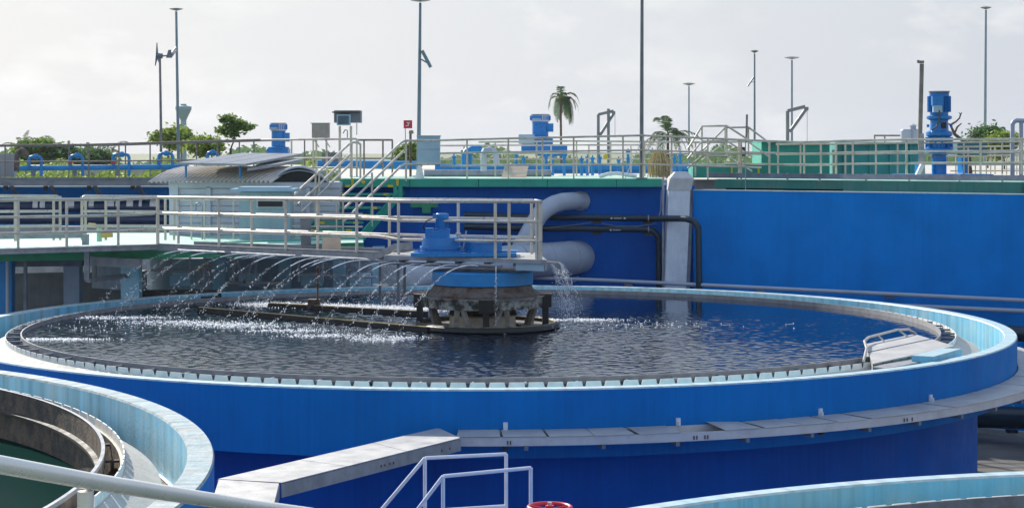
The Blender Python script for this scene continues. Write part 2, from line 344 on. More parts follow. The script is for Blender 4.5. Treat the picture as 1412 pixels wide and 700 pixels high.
# water surface with real ripples
def waves(X, Y, amp, lam, n, seed, wind=None):
    rnd = np.random.RandomState(seed); Z = np.zeros_like(X)
    for i in range(n):
        l_ = lam[0]*(lam[1]/lam[0])**rnd.rand(); th = rnd.rand()*2*PI if wind is None else wind+rnd.randn()*.7
        k = 2*PI/l_; Z += l_*np.sin(k*(X*np.cos(th)+Y*np.sin(th))+rnd.rand()*2*PI)
    return Z*amp/math.sqrt(n)
def water_disc(name, cx, cy, z, R, nr, na, amp, m, maskf):
    rr = np.linspace(0, 1, nr+1)**.8*R; aa = np.linspace(0, 2*PI, na, endpoint=False)
    RR, AA = np.meshgrid(rr, aa, indexing='ij'); X = cx+RR*np.cos(AA); Y = cy+RR*np.sin(AA)
    Z = z+waves(X, Y, amp, (.115, .40), 60, 3)*maskf(X, Y)
    v = np.stack([X, Y, Z], -1).reshape(-1, 3)
    i, j = np.meshgrid(np.arange(nr), np.arange(na), indexing='ij'); j2 = (j+1) % na
    f = np.stack([i*na+j, (i+1)*na+j, (i+1)*na+j2, i*na+j2], -1).reshape(-1, 4)
    me = bpy.data.meshes.new(name); me.vertices.add(len(v)); me.vertices.foreach_set('co', v.ravel())
    me.loops.add(len(f)*4); me.loops.foreach_set('vertex_index', f.ravel().astype(np.int32))
    me.polygons.add(len(f)); me.polygons.foreach_set('loop_start', np.arange(len(f), dtype=np.int32)*4)
    me.polygons.foreach_set('loop_total', np.full(len(f), 4, np.int32)); me.polygons.foreach_set('use_smooth', np.ones(len(f), bool))
    me.materials.append(m); me.update(calc_edges=True); at_ = me.attributes.new('ripple', 'FLOAT', 'POINT'); at_.data.foreach_set('value', np.clip(maskf(X, Y), 0, 1).ravel().astype(np.float32))
    o = bpy.data.objects.new(name, me); COL.objects.link(o); tag(o, kind='structure'); return o
def mask1(X, Y):
    a = np.clip((X-TC[0]-2.6)/5.6, 0, 1); far = np.clip((Y-TC[1]-.5)/3.5, 0, 1)*np.clip((X-TC[0])/1.5, 0, 1)
    return (1-.86*a)*(1-.9*far)*(.72+.28*np.sin(X*1.1+.7*np.sin(Y*.9))*np.sin(Y*.8+1))+.02
water_disc('tank_water', *TC, ZW, 8.43, 400, 1500, .024, WATER, mask1)

# ------------------------------------------------------------------ cable tray round the tank
tray = thing('cable_tray', 'curved grey cable tray with loose cover plates running round the big blue tank', 'cable tray', (TC[0], TC[1], 0))
ZT = CH-3.68
def pol(a, r, z): return Vector((TC[0]+r*math.sin(a), TC[1]-r*math.cos(a), z))    # a measured from the camera side
A0, A1 = -.018, 2.6
MB().lathe([(9.475, ZT-.12), (10.07, ZT-.12), (10.07, ZT-.006), (10.055, ZT-.006), (10.055, ZT-.11), (9.475, ZT-.11)], *TC, 200, A0-PI/2, A1-PI/2).build('tray_body', mat('bounce_lit_galvanised', (.60, .59, .60), (.50, .49, .50), .5, .1, nscale=3, rust=.15), tray)  # body toned paler than the covers, painting in sky and ground bounce
MB().lathe([(9.48, ZT-.11), (9.48, ZT-.004)], *TC, 200, A0-PI/2, A1-PI/2).build('tray_back', MATS['bounce_lit_galvanised'], tray)
npl = 44; da = (A1-A0)/npl; missing = 5
random.seed(11)
for i in range(npl):
    if i == missing: continue
    a = A0+i*da+.0006; e = a+da-random.choice((.0018, .0035, .007)); dz = random.uniform(0, .006); tw = random.uniform(-.004, .004); q = []
    for (aa, r, dd) in ((a, 9.49, 0), (a, 10.085, tw), (e, 10.085, dz), (e, 9.49, dz)): q.append(pol(aa, r, ZT+dd+.004))
    if i == missing+1: q[0].z += .03
    MB().hull([v-Vector((0, 0, .008)) for v in q], q).build('cover_plate', PLATE, tray)
for i in range(0, 26):
    a = A0+.09+i*.1; q = pol(a, 9.78, ZT-.15); inst('support_arm', MB().box((0, 0, 0), (.05, .62, .05)).mesh('support_arm', GREYD), tray, q, a)
rb_ = MB().box((0, 0, 0), (.016, .014, .05)).mesh('rusty_bolt', RUSTM)
for px_ in (957, 961, 972, 976, 1247, 1251, 1258, 700, 704):
    lo, hi = -1.2, 1.2
    for _ in range(40):
        kk = (lo+hi)/2; X = TC[0]+10.075*math.sin(kk); Y = TC[1]-10.075*math.cos(kk)
        if 706+X/Y*F < px_: lo = kk
        else: hi = kk
    inst('rusty_bolt', rb_, tray, (X, Y, ZT-.075), kk)
# straight tray to the second tank
tr2 = thing('cable_tray', 'straight sloping sunlit cable tray bridging from the near tank to the big tank', 'cable tray', (-2.2, 22, 0))
a_ = Vector((-.97, 24.3, ZT+.02)); b_ = Vector((-.66, 23.45, ZT+.02)); c_ = Vector((-2.55, 20.28, ZT+.02)); d_ = Vector((-3.29, 20.5, ZT+.02))
nseg = 3
for i in range(nseg):
    s0, s1 = i/nseg+.0015, (i+1)/nseg-.0015
    q = [d_.lerp(a_, s0), c_.lerp(b_, s0), c_.lerp(b_, s1), d_.lerp(a_, s1)]
    MB().hull([v-Vector((0, 0, .01)) for v in q], q).build('cover_plate', PLATE, tr2)
dn = Vector((0, 0, -.16)); off = Vector((0, 0, -.012))
MB().beam(c_+dn/2+off, b_+dn/2+off, .015, .15).build('side_plate', GREY, tr2)
MB().beam(d_+dn/2+off, a_+dn/2+off, .015, .15).build('side_plate', GREY, tr2)
rv = MB().box((0, 0, 0), (.016, .016, .03)).mesh('bolt', RUSTM)
for s in (.52, .54, .57, .59, .88, .93):
    inst('bolt', rv, tr2, c_.lerp(b_, s)+Vector((.005, -.012, -.10)))
# lower continuation that turns down past tank two
q0 = [d_+Vector((.02, -.03, 0)), c_+Vector((-.02, -.05, 0)), Vector((-2.47, 18.9, ZT-.02)), Vector((-3.1, 18.7, ZT-.02))]
MB().hull([v-Vector((0, 0, .012)) for v in q0], q0).build('cover_plate', PLATE, tr2)
q1 = [q0[3]+Vector((0, -.02, 0)), q0[2]+Vector((0, -.02, 0)), Vector((-2.45, 17.0, ZT-.06)), Vector((-3.0, 16.8, ZT-.06))]
MB().hull([v-Vector((0, 0, .012)) for v in q1], q1).build('cover_plate', PLATE, tr2)
MB().beam(q0[1]+dn/2+off, q0[2]+dn/2+off, .015, .15).build('side_plate', GREY, tr2)
MB().beam(q1[1]+dn/2+off, q1[2]+dn/2+off, .015, .15).build('side_plate', GREY, tr2)
for s in (.1,):
    MB().beam(d_.lerp(a_, s)*.5+c_.lerp(b_, s)*.5+Vector((0, 0, -.17)), Vector(((d_.lerp(a_, s)*.5+c_.lerp(b_, s)*.5).x, (d_.lerp(a_, s)*.5+c_.lerp(b_, s)*.5).y, 0)), .1, .1).build('support_leg', GREYD, tr2)

# ------------------------------------------------------------------ tank two (lower left) and tank three (lower right)
T2 = (-11.8, 13.6); Z2 = CH-2.5
tank2 = round_tank('near round tank at lower left with pale worn rim and still green water', *T2, Z2, 9.47, 9.25, 8.55, 8.73, 9.04, .62, SKYB, BLUE, BROWNB, 200, 1.0, 9.3, cope=mat('worn_coping', (.26, .37, .42), (.36, .40, .41), .7, nscale=3, bump=.5, bscale=15, streak=.5, zs=(5, 5, 5)))
MB().lathe([(9.25, Z2-.55), (9.04, Z2-.55)], *T2, 180).build('channel_water', CHANW, tank2)
MB().lathe([(9.25, Z2-.540), (9.215, Z2-.541)], *T2, 180).build('scum_line', FOAM, tank2)
MB().lathe([(8.545, Z2+.004), (8.575, Z2+.004), (8.575, Z2-.03)], *T2, 300).build('baffle_lip', GREY, tank2)
bk = MB().box((0, 0, 0), (.20, .04, .02)).box((-.02, 0, -.10), (.03, .03, .22)).mesh('bracket', RUSTM)
for i in range(60):
    a = 2*PI*(i+.4)/60; inst('bracket', bk, tank2, (T2[0]+8.66*math.cos(a), T2[1]+8.66*math.sin(a), Z2-.16), a)
MB().lathe([(8.548, Z2-.20), (8.50, Z2-.21), (8.50, Z2-.235), (8.548, Z2-.245)], *T2, 300).build('baffle_rib', mat('dark_slime_rib', (.08, .07, .06), (.05, .05, .045), .7), tank2)
w2 = MB().disc(*T2, Z2-.50, 8.54, 120).build('green_water', WATERG); tag(w2, kind='structure')
w2b = MB().lathe([(8.72, Z2-.20-.3), (8.57, Z2-.20-.3)], *T2, 120).build('weir_gap_water', WATERG, tank2)
polar(MATS['worn_coping'], 420, .9)
T3 = (6.9, 8.8)
tank3 = round_tank('near round tank at lower right, only its white rim and teal inner wall in view', *T3, CH-3.15, 9.47, 9.28, 8.3, 8.5, 8.8, .48, TEALW, BLUE, BAFF, 200, 1.0, 9.3)
MB().lathe([(9.28, CH-3.15-.40), (8.8, CH-3.15-.40)], *T3, 180).build('channel_water', CHANW, tank3)
w3 = MB().disc(*T3, CH-3.15-.3, 8.3, 120).build('dark_water', WATERG); tag(w3, kind='structure')

# ------------------------------------------------------------------ centre drive standing in the tank
cx, cy = TC; H = lambda h: CH-h
dr = thing('centre_column', 'rusty central pier of the big tank ringed by a blue drum band and black pan', 'pier', (cx, cy, H(3.6)))
MB().lathe([(.0, H(2.19)), (.90, H(2.19)), (.925, H(2.21)), (.925, H(2.43)), (.0, H(2.43))], cx, cy, 96).build('drum_band', PIPEB, dr)
MB().lathe([(.86, H(2.435)), (.90, H(2.45)), (.93, H(2.52)), (1.04, H(2.60)), (1.04, H(2.66)), (.8, H(2.66))], cx, cy, 96).build('flared_collar', RUSTM, dr)
oc = lambda r, k, off=PI/8: (cx+r*math.cos(2*PI*k/8+off), cy+r*math.sin(2*PI*k/8+off))
for k in range(8):
    a, b = oc(1.10, k, 0.06), oc(1.10, k+1, 0.06)
    MB().beam((a[0], a[1], H(2.76)), (b[0], b[1], H(2.76)), .05, .17).build('ring_beam', MOTT, dr)
    MB().beam((a[0], a[1], H(2.66)), (b[0], b[1], H(2.66)), .12, .02).build('flange', MOTT if k % 2 else GREYD, dr)
MB().lathe([(1.04, H(2.68)), (.98, H(2.85)), (.60, H(2.87))], cx, cy, 64).build('lower_collar', RUSTM, dr)
MB().lathe([(.62, H(2.85)), (.60, H(2.99))], cx, cy, 64).build('dark_band', mat('rust_brown_band', (.07, .035, .02), (.03, .02, .015), .8, nscale=6), dr)
MB().lathe([(.64, H(2.99)), (.60, H(3.02)), (.62, H(3.25)), (.62, H(3.6))], cx, cy, 64).build('pedestal', CREAM, dr)
for (ang, out) in ((math.radians(-86+0), 1.16), (math.radians(6), 1.16), (math.radians(176), 1.16), (math.radians(94), 1.16)):
    x, y = cx+out*math.cos(ang), cy+out*math.sin(ang)
    MB().box((x, y, H(2.75)), (.20, .26, .24), ang).build('corner_bracket', BLACK, dr)
    MB().box((x, y, H(2.635)), (.27, .28, .015), ang).build('bracket_plate', RUSTM, dr)
    MB().box((x, y, H(3.04)), (.11, .11, .40), ang).build('leg', BLACK, dr)
for a0 in (-PI*.63, -PI*.37+.0, PI*.37, PI*.63, 0.25, PI-.25):
    for sgn in (-1, 1):
        a1 = a0+sgn*.17; a2 = a0+sgn*.06
        MB().beam((cx+.98*math.cos(a2), cy+.98*math.sin(a2), H(2.84)), (cx+.86*math.cos(a1), cy+.86*math.sin(a1), H(3.26)), .09, .07).build('strut', WOODL, dr)
MB().lathe([(1.26, H(3.12)), (1.31, H(3.15)), (1.33, H(3.21)), (1.26, H(3.26)), (1.22, H(3.24)), (1.24, H(3.16)), (1.26, H(3.12))], cx+.09, cy, 96).build('pan_ring', BLACK, dr)
MB().lathe([(1.235, H(3.14)), (1.26, H(3.115)), (1.285, H(3.13))], cx+.09, cy, 96).build('pan_lip', mat('thin_tan_edge', (.20, .17, .11), (.05, .04, .03), .7, nscale=8), dr)
MB().lathe([(1.24, H(3.2)), (.62, H(3.205))], cx+.09, cy, 96).build('pan_floor', mat('pan_grime', (.10, .09, .08), (.25, .24, .22), .6, nscale=9, rust=.8), dr)

# ------------------------------------------------------------------ bridge and platform (axis runs from the centre to upper left)
u = Vector((-.77, .638, 0)).normalized(); n = Vector((-u.y, u.x, 0)); n = -n if n.y > 0 else n      # n points to the viewer
br = thing('access_bridge', 'grey steel bridge with stringers reaching from the left walkway to the tank centre', 'bridge', (-4.5, 36.5, 0))
def bl(px, py, d): return P(px, py, d)
Bn0, Bn1 = P(218, 340, 38.7), P(522, 352, 34.7)     # centre line of near stringer
MB().beam(Bn0, Bn1, .05, .125).build('stringer', GREY, br)
MB().beam(Bn0+Vector((0, 0, .065))-n*.0, Bn1+Vector((0, 0, .065)), .10, .012).build('flange', GREY, br)
MB().beam(Bn0-Vector((0, 0, .065)), Bn1-Vector((0, 0, .065)), .10, .012).build('flange', GREY, br)
bk_ = -n*1.0
MB().beam(Bn0+bk_, Bn1+bk_, .05, .15).build('stringer', GREYD, br)
nb = 22
for i in range(nb):
    a = Bn0.lerp(Bn1, (i+.04)/nb); b = Bn0.lerp(Bn1, (i+.96)/nb); z = Vector((0, 0, .0))
    q = [a-n*.04, b-n*.04, b+bk_+n*.04, a+bk_+n*.04]
    MB().hull([v+Vector((0, 0, -.02)) for v in q], [v+Vector((0, 0, .005)) for v in q]).build('deck_plate', PLATE, br)
for i in range(8):
    a = Bn0.lerp(Bn1, (i+.5)/8)-Vector((0, 0, .08)); MB().beam(a, a+bk_, .08, .08).build('cross_beam', GREYD, br)
MB().beam(Bn1+Vector((0, 0, -.01)), P(545, 340, 34.4), .05, .12).build('kinked_beam', GREY, br)
MB().beam(P(545, 340, 34.4), P(568, 337.5, 34.2), .05, .12).build('kinked_beam', GREY, br)
MB().beam(P(541, 351, 34.5), P(566, 353, 34.3), .5, .02).build('step_plate', BEIGE, br)
# platform over the centre column
pf = thing('drive_platform', 'grey steel platform above the centre column carrying the blue drive', 'platform', (cx, cy, H(2)))
zf = H(1.93)
A = P(530, 0, 34.0); B = P(751, 0, 32.6)
poly = [(A.x, A.y), (B.x, B.y), (B.x-.10, B.y+2.1), (A.x+.55, A.y+1.6)]
MB().prism(poly, zf-.025, zf).build('floor_plate', PLATE, pf)
MB().beam((A.x, A.y-.03, zf-.04), (B.x, B.y-.03, zf-.04), .04, .07).build('edge_beam', GREY, pf)
m1 = P(712, 0, 32.86); MB().beam((m1.x, m1.y-.01, zf-.13), (B.x, B.y+.02, zf-.13), .05, .15).build('fascia', CABB, pf)
MB().beam((B.x+.02, B.y, zf-.10), (B.x-.08, B.y+2.1, zf-.10), .04, .18).build('fascia', GREY, pf)
for k in range(5):
    p = Vector((A.x, A.y, 0)).lerp(Vector((B.x, B.y, 0)), .1+.18*k); MB().beam((p.x, p.y+.05, zf-.09), (p.x+.2, p.y+1.5, zf-.09), .06, .10).build('joist', GREYD, pf)
for px, d in ((549, 34.2), (558, 34.6), (524, 36.4)):
    MB().beam(P(px, 362, d), P(px, 416, d), .05, .05).build('leg', GREYD, pf)
MB().beam(P(515, 392, 36.6), P(556, 394, 34.6), .03, .03).build('brace', GREY, pf)
# drive unit
dv = thing('drive_unit', 'glossy blue motor and gearbox with a round drum beside it on the platform', 'motor', (P(608, 0, 33.7).x, 33.7, zf))
x0 = P(608, 0, 33.7).x; y0 = 33.7; q = mpp(33.7)
MB().prism([(P(567, 0, 33.3).x, 33.15), (P(712, 0, 33.3).x, 33.15), (P(712, 0, 34).x, 34.3), (P(575, 0, 34).x, 34.5)], zf+.02, zf+.10).build('base_plate', MOTB, dv)
MB().lathe([(.48, zf+.1), (.48, zf+.13), (.36, zf+.13), (.34, zf+.42), (.30, zf+.43), (0, zf+.43)], x0, y0, 48).build('gear_housing', MOTB, dv)
MB().lathe([(.37, zf+.16), (.385, zf+.17), (.385, zf+.22), (.37, zf+.23)], x0, y0, 48).build('flange', MOTB, dv)
for k in range(14):
    a = 2*PI*k/14; MB().box((x0+.43*math.cos(a), y0+.43*math.sin(a), zf+.145), (.03, .03, .03), a).build('bolt', MOTB, dv)
MB().box((x0-.06, y0-.05, zf+.50), (.44, .32, .15)).box((x0-.21, y0-.05, zf+.60), (.14, .22, .06)).build('gear_box', MOTB, dv)
MB().lathe([(.15, zf+.57), (.15, zf+.61), (.10, zf+.62), (.10, zf+.84), (.125, zf+.85), (.125, zf+.93), (.10, zf+.955), (0, zf+.955)], x0+.02, y0, 32).build('motor', MOTB, dv)
for k in range(16):
    a = 2*PI*k/16; MB().box((x0+.02+.105*math.cos(a), y0+.105*math.sin(a), zf+.73), (.03, .006, .2), a).build('cooling_fin', MOTB, dv)
MB().box((x0-.1, y0-.08, zf+.90), (.08, .08, .09)).build('terminal_box', MOTB, dv)
MB().tube([(x0-.12, y0-.1, zf+.86), (x0-.25, y0-.12, zf+.80), (x0-.33, y0-.12, zf+.66), (x0-.26, y0-.12, zf+.56)], .012, 8).build('cable', DARK, dv)
x1 = P(667, 0, 33.7).x
MB().lathe([(.36, zf+.1), (.36, zf+.125), (.335, zf+.125), (.335, zf+.30), (.36, zf+.30), (.36, zf+.325), (0, zf+.335)], x1, y0, 48).build('side_drum', MOTB, dv)
MB().beam((x1-.3, y0-.1, zf+.12), (x1+.65, y0-.1, zf+.12), .35, .02).build('side_plate', MOTB, dv)
dv.scale = (1, 1, .82)
sp = thing('stand_pipe', 'short upright steel valve pipe with lever behind the blue gearbox', 'pipe', P(632, 350, 33.9))
MB().tube([P(632, 352, 33.9), P(632, 326, 33.9)], .035, 10).tube([P(632, 326, 33.9), P(632, 321, 33.9)], .05, 10).build('pipe', RAILG, sp)
MB().tube([P(638, 348, 33.9), P(643, 318, 33.9)], .012, 8).build('lever', RAILG, sp)

# bridge handrails
near = [(218, 272, 337, 38.66), (440, 275.5, 346, 35.6), (522, 276.5, 349.5, 34.65), (549.5, 277, 356, 34.2), (683, 277.6, 359, 33.0), (747, 278, 359, 32.6)]
handrail('bright stainless handrail along the near edge of the bridge, ending at the centre platform', near, (218, 302, 394, 492, 549.5, 683, 702, 740, 744), 'bridge handrails', STEEL, r=.034, rp=.029)
far = [(225, 272.5, 335, 40.0), (440, 273.5, 343, 36.9), (537, 274.8, 347, 35.5), (632, 275.5, 350, 34.4), (735, 276.3, 352, 34.4)]
handrail('stainless handrail on the far edge of the bridge, behind the near one', far, (246, 347, 438, 537, 632, 733), 'bridge handrails', STEEL, r=.034, rp=.029)
handrail('short end rail closing the right side of the centre platform', [(746, 278, 359, 32.7), (738, 276.3, 352, 34.4)], (746,), None, STEEL, r=.03)

# small nozzle pipe at right end
nz = single(MB().tube([P(744, 361, 32.7), P(771, 362, 32.9), P(773, 364.5, 32.9)], .024, 10), 'nozzle_pipe', RAILG, 'short pipe sticking out right of the platform and spilling water', 'pipe', P(744, 361, 32.7))
sprp = thing('spray_pipe', 'long pipe slung under the near side of the bridge feeding the water jets', 'pipe', P(240, 350, 38.3))
SP = [(250, 345, 38.2), (400, 352.5, 36.0), (500, 357, 34.8), (560, 363, 34.0), (640, 365.5, 33.2), (696, 367, 32.7)]
MB().tube([P(*p)+n*.08 for p in SP], .032, 10).build('pipe', GREYD, sprp)

# scum arm booms floating on the water
def boom(label, a, b, wd=.12, ht=.10):
    t = thing('skimmer_boom', label, 'boom', a, 'skimmer booms')
    MB().beam(a, b, wd, ht).build('boom_beam', BLACK, t); MB().beam(a+Vector((0, 0, ht/2+.008)), b+Vector((0, 0, ht/2+.008)), wd*.4, .012).build('top_strip', STRAW, t)
boom('long near skimmer boom floating from the left toward the black pan', P(275, 427, 37.0), P(592, 455, 32.9))
boom('short far skimmer boom floating behind the long one', P(372, 421, 38.2), P(588, 433, 35.9))
ps = thing('marker_post', 'thin brown post rising from a grey block on the far boom', 'post', P(434, 424, 37.6))
MB().box(P(433, 418.5, 37.6), (.24, .22, .19)).build('block', RUSTM, ps); MB().tube([P(438, 417, 37.5), P(438, 368, 37.5)], .022, 8).build('pole', RUSTM, ps)
for k in (372, 380, 392): MB().box(P(438, k, 37.5), (.07, .07, .05)).build('clamp', RUSTM, ps)

# ------------------------------------------------------------------ scum box on the right rim
sb = thing('scum_beach', 'grey sheet-metal scum ramp with a bent guard tube, at the right side of the big tank', 'scum ramp', P(1250, 480, 29))
c4 = [P(1196, 471, 30.6), P(1262, 459.5, 31.6), P(1312, 476, 29.0), P(1200, 500, 27.2)]
c4[0].z = H(3.19); c4[1].z = H(3.10); c4[2].z = H(3.05); c4[3].z = H(3.12)
c4 = [P(1193, 474, 29.9), P(1261, 460, 31.3), P(1316, 476.5, 29.1), P(1203, 501, 27.1)]
MB().hull([v-Vector((0, 0, .02)) for v in c4], c4).build('ramp_plate', PLATE, sb)
MB().hull([v-Vector((0, 0, .4)) for v in (c4[0], c4[3])]+[v-Vector((0, .03, .4)) for v in (c4[3], c4[0])], [c4[0], c4[3], c4[3]-Vector((0, .03, 0)), c4[0]-Vector((0, .03, 0))]).build('side_plate', PLATE, sb)
MB().beam(c4[0].lerp(c4[3], .45)+Vector((0, 0, .006)), c4[1].lerp(c4[2], .45)+Vector((0, 0, .006)), .015, .01).build('seam', GREYD, sb)
gt = [P(1191, 497, 27.5), P(1195, 480, 28.8), P(1192, 470, 29.6), P(1198, 464.5, 30.0), P(1237, 454.5, 30.9), P(1253, 454, 31.2), P(1263, 460, 31.4)]
MB().tube(gt, .022, 8).build('guard_tube', STEEL, sb)
for a, b in (((1210, 461.5, 30.3), (1219, 470, 30.2)), ((1238, 454.5, 30.9), (1252, 464, 30.8))): MB().tube([P(*a), P(*b)], .016, 8).build('guard_post', STEEL, sb)
bx = thing('concrete_block', 'pale cyan painted block lying over the weir ledge beside the scum ramp', 'block', P(1290, 492, 27.6))
t4 = [P(1257, 490.5, 27.6), P(1300, 480.5, 28.7), P(1326, 481, 28.7), P(1287, 492, 27.5)]
MB().hull([v-Vector((0, 0, .20)) for v in t4], t4).build('body', SKYB, bx)
MB().hull([v+Vector((0, 0, .001)) for v in t4], [v+Vector((0, 0, .008)) for v in t4]).build('top_face', COPE, bx)
# grey end plate of weir next to it
s4 = [P(x, y, 3.165*F/(y-YH)) for x, y in ((1203, 505.5), (1258, 492), (1283, 496), (1222, 507.5))]
sbp = MB().hull([v-Vector((0, 0, .02)) for v in s4], s4).build('apron_plate', BAFF, sb)

# ------------------------------------------------------------------ spray jets, drops and foam
def jet(p0, dirv, spd, vz, T, seed, label, group, thin=.0095, brk=.45, spread=.03, name='water_jet', back=False):
    rn = random.Random(seed); b = MB(); N = 26; pts = []
    for i in range(N+1):
        t = T*i/N; pts.append(p0+dirv*spd*t+Vector((0, 0, vz*t-4.9*t*t)))
    k = int(N*brk); t_ = thing(name, label, 'water jet', p0, group)
    if k > 1: MB().tube(pts[:k+1], [thin*(.8+.5*rn.random()) for _ in range(k+1)], 5).build('stream', DROP, t_)
    for i in range(150 if not back else 330):
        t = T*(.1+.9*rn.random()**(.8)) if not back else T*(.15+.85*rn.random()); w_ = (t/T)**1.5*spread
        c = p0+dirv*spd*t+Vector((0, 0, vz*t-4.9*t*t))+Vector((rn.gauss(0, w_), rn.gauss(0, w_), rn.gauss(0, w_)))
        if c.z < ZW: continue
        s = rn.uniform(.005, .0115) if not back else rn.uniform(.005, .010)
        vel = (dirv*spd+Vector((0, 0, vz-9.8*t))).normalized()*s*rn.uniform(1.2, 3)
        x = Vector((s*.6, 0, 0)); y = Vector((0, s*.6, 0))
        b.add([c-vel, c+x, c+y, c-x, c-y, c+vel], [(0, 2, 1), (0, 3, 2), (0, 4, 3), (0, 1, 4), (5, 1, 2), (5, 2, 3), (5, 3, 4), (5, 4, 1)], True)
    tag(b.build('drops', DROP, t_), kind='stuff'); return t_
def sp_at(px):
    for a, b in zip(SP[:-1], SP[1:]):
        if a[0] <= px <= b[0]:
            t = (px-a[0])/(b[0]-a[0]); return P(px, lerp(a[1], b[1], t), 1/lerp(1/a[2], 1/b[2], t))+n*.12
ordn = ['first', 'second', 'third', 'fourth', 'fifth', 'sixth', 'seventh', 'eighth', 'ninth', 'tenth', 'eleventh', 'twelfth', 'thirteenth', 'fourteenth', 'fifteenth', 'sixteenth', 'seventeenth', 'eighteenth']
fl = []
for i, px in enumerate((268, 287, 305, 345, 364.6, 386, 407, 427, 450, 470, 494, 516.6, 540, 564.6, 589, 613, 637, 665)):
    p = sp_at(px); dv_ = Vector((-.62-.06*random.random(), -.75, 0)).normalized(); v = random.uniform(3.9, 4.9) if px < 560 else random.uniform(3.0, 4.0)
    dz = p.z-ZW; vz = random.uniform(.3, .8); T = (vz+math.sqrt(vz*vz+19.6*dz))/9.8
    jet(p, dv_, v, vz, T, i, ordn[i]+' white jet from the left arcing toward the viewer from the bridge spray pipe', 'near side jets under the bridge', brk=.42 if px > 400 else .3, spread=.028 if px > 400 else .045)
    fl.append((p+dv_*v*T, 1 if px < 560 else .5))
p = sp_at(690); jet(p, Vector((-.1, -1, 0)), .15, 0, math.sqrt(2*(p.z-ZW)/9.8), 55, 'water trickling straight down in front of the rusty centre column', 'near side jets under the bridge', brk=.3, spread=.025)
fl.append((Vector((p.x, p.y-.1, 0)), .3))
for i, px in enumerate((318, 350, 378, 404, 430, 452, 478, 503, 530, 556, 584)):
    p = sp_at(px)-n*1.1-n*.12+Vector((0, 0, .05)); dv_ = Vector((.75+.2*random.random(), .5, 0)).normalized(); v = random.uniform(2.2, 3.6)
    dz = p.z-ZW; vz = random.uniform(.3, .7); T = (vz+math.sqrt(vz*vz+19.6*dz))/9.8
    jet(p, dv_, v, vz, T, 100+i, ordn[i]+' misty jet from the left falling away behind the bridge', 'far side jets behind the bridge', brk=.0, spread=.16, back=True)
    fl.append((p+dv_*v*T, 2))
for i, (px, sx) in enumerate(((756, .55), (771, .38))):
    p = P(px, 363, 32.85); dz = p.z-ZW; T = math.sqrt(2*dz/9.8)
    b = None; jet(p, Vector((1, -.1, 0)), sx*1.6, 0, T, 300+i, ('left' if i == 0 else 'right')+' sheet of drops spilling from the short nozzle pipe', None, brk=.25, spread=.14, back=True)
    jet(p, Vector((1, -.1, 0)), sx*1.2, 0, T, 310+i, ('finer left' if i == 0 else 'finer right')+' veil of drops spilling from the short nozzle pipe', None, brk=.2, spread=.10, back=True)
# foam streaks: clusters of small bubbles and flecks on the water
def foam(name, label, spots, seed, dens=1):
    rn = random.Random(seed); b = MB()
    for (c, rx, ry, num) in spots:
        for i in range(int(num*dens)):
            x = c.x+rn.gauss(0, rx); y = c.y+rn.gauss(0, ry); s = rn.uniform(.004, .013)*(1 if rn.random() < .93 else 1.9)
            if math.hypot(x-TC[0], y-TC[1]) > 8.1: continue
            k = 5; o = rn.random()*6; z = ZW+.010+rn.random()*.014
            rim = [(x+s*rn.uniform(.7, 1.6)*math.cos(o+2*PI*j/k), y+s*rn.uniform(.5, 1)*math.sin(o+2*PI*j/k), z-.012) for j in range(k)]
            b.add(rim+[(x, y, z+s*.25)], [(j, (j+1) % k, k) for j in range(k)], True)
    o = b.build(name, FOAM); tag(o, label, None, None, 'stuff'); return o
sp_ = []
def W(px, py, dx=0): d = 3.235*F/(py-YH); return Vector(((px-706)/F*d, d, 0))
for (px, py, wx, num) in ((155, 438, .60, 900), (235, 444, .50, 700), (305, 447, .50, 800), (330, 450, .4, 500), (395, 456, .40, 600), (455, 463, .38, 620), (515, 468, .25, 300), (545, 466, .25, 260), (682, 457, .12, 160), (62, 468, .42, 1100)):
    sp_.append((W(px, py), wx, .10 if px != 62 else .05, num))  # flecks stand for foam and glitter; the leftmost strip paints a reflection
foam('foam', 'white flecks for foam and glitter where jets strike the near water, and for a reflection at left', [(c, rx*1.15, ry*1.9, q_) for c, rx, ry, q_ in sp_], 5, .6)
sp_ = []
for px in range(345, 600, 12): sp_.append((W(px, 419+(px-345)*.03), .30, .30, 330))
for px in (780, 800, 820): sp_.append((W(px, 441), .30, .13, 260))
foam('foam', 'white churned foam band behind the booms and under the nozzle pipe', sp_, 6, .6)
sp_ = [(W(px, 446+8*random.random()), 1.0, .5, 60) for px in (120, 200, 300, 400, 500, 840, 880)]
foam('foam', 'scattered bubbles drifting round the foam streaks', sp_, 8)

# ------------------------------------------------------------------ big blue basins behind
def dw(px): return 1/(1/47.8+(1/41.5-1/47.8)*(px-840)/572)
mid = thing('blue_basin', 'dark ultramarine basin wall with a green slab edge behind the centre column', 'basin', P(700, 258, 48)-Vector((0, 0, 4)))
a, b = P(455, 0, 47.4), P(958, 0, 47.4)
MB().box(((a.x+b.x)/2, 49.4, (H(.9))/2), (b.x-a.x, 4.0, H(.9))).build('wall', BLUED, mid)
xs = [P(p, 0, 47.0).x for p in (468, 565, 660, 755, 850, 915)]
for i in range(5):
    MB().box(((xs[i]+xs[i+1])/2, 49.0, H(.82)+.0), (xs[i+1]-xs[i]-.012, 4.0+.02*(i % 2), .20+.004*(i % 2))).build('slab', GREEN, mid)
MB().box(((xs[0]+xs[-1])/2, 49.1, H(.715)), (xs[-1]-xs[0]-.06, 3.9, .012)).build('slab_top', MINT, mid)
right = thing('blue_basin', 'long azure basin wall at right with a pale worn top edge', 'basin', P(1200, 268, 44)-Vector((0, 0, 4)))
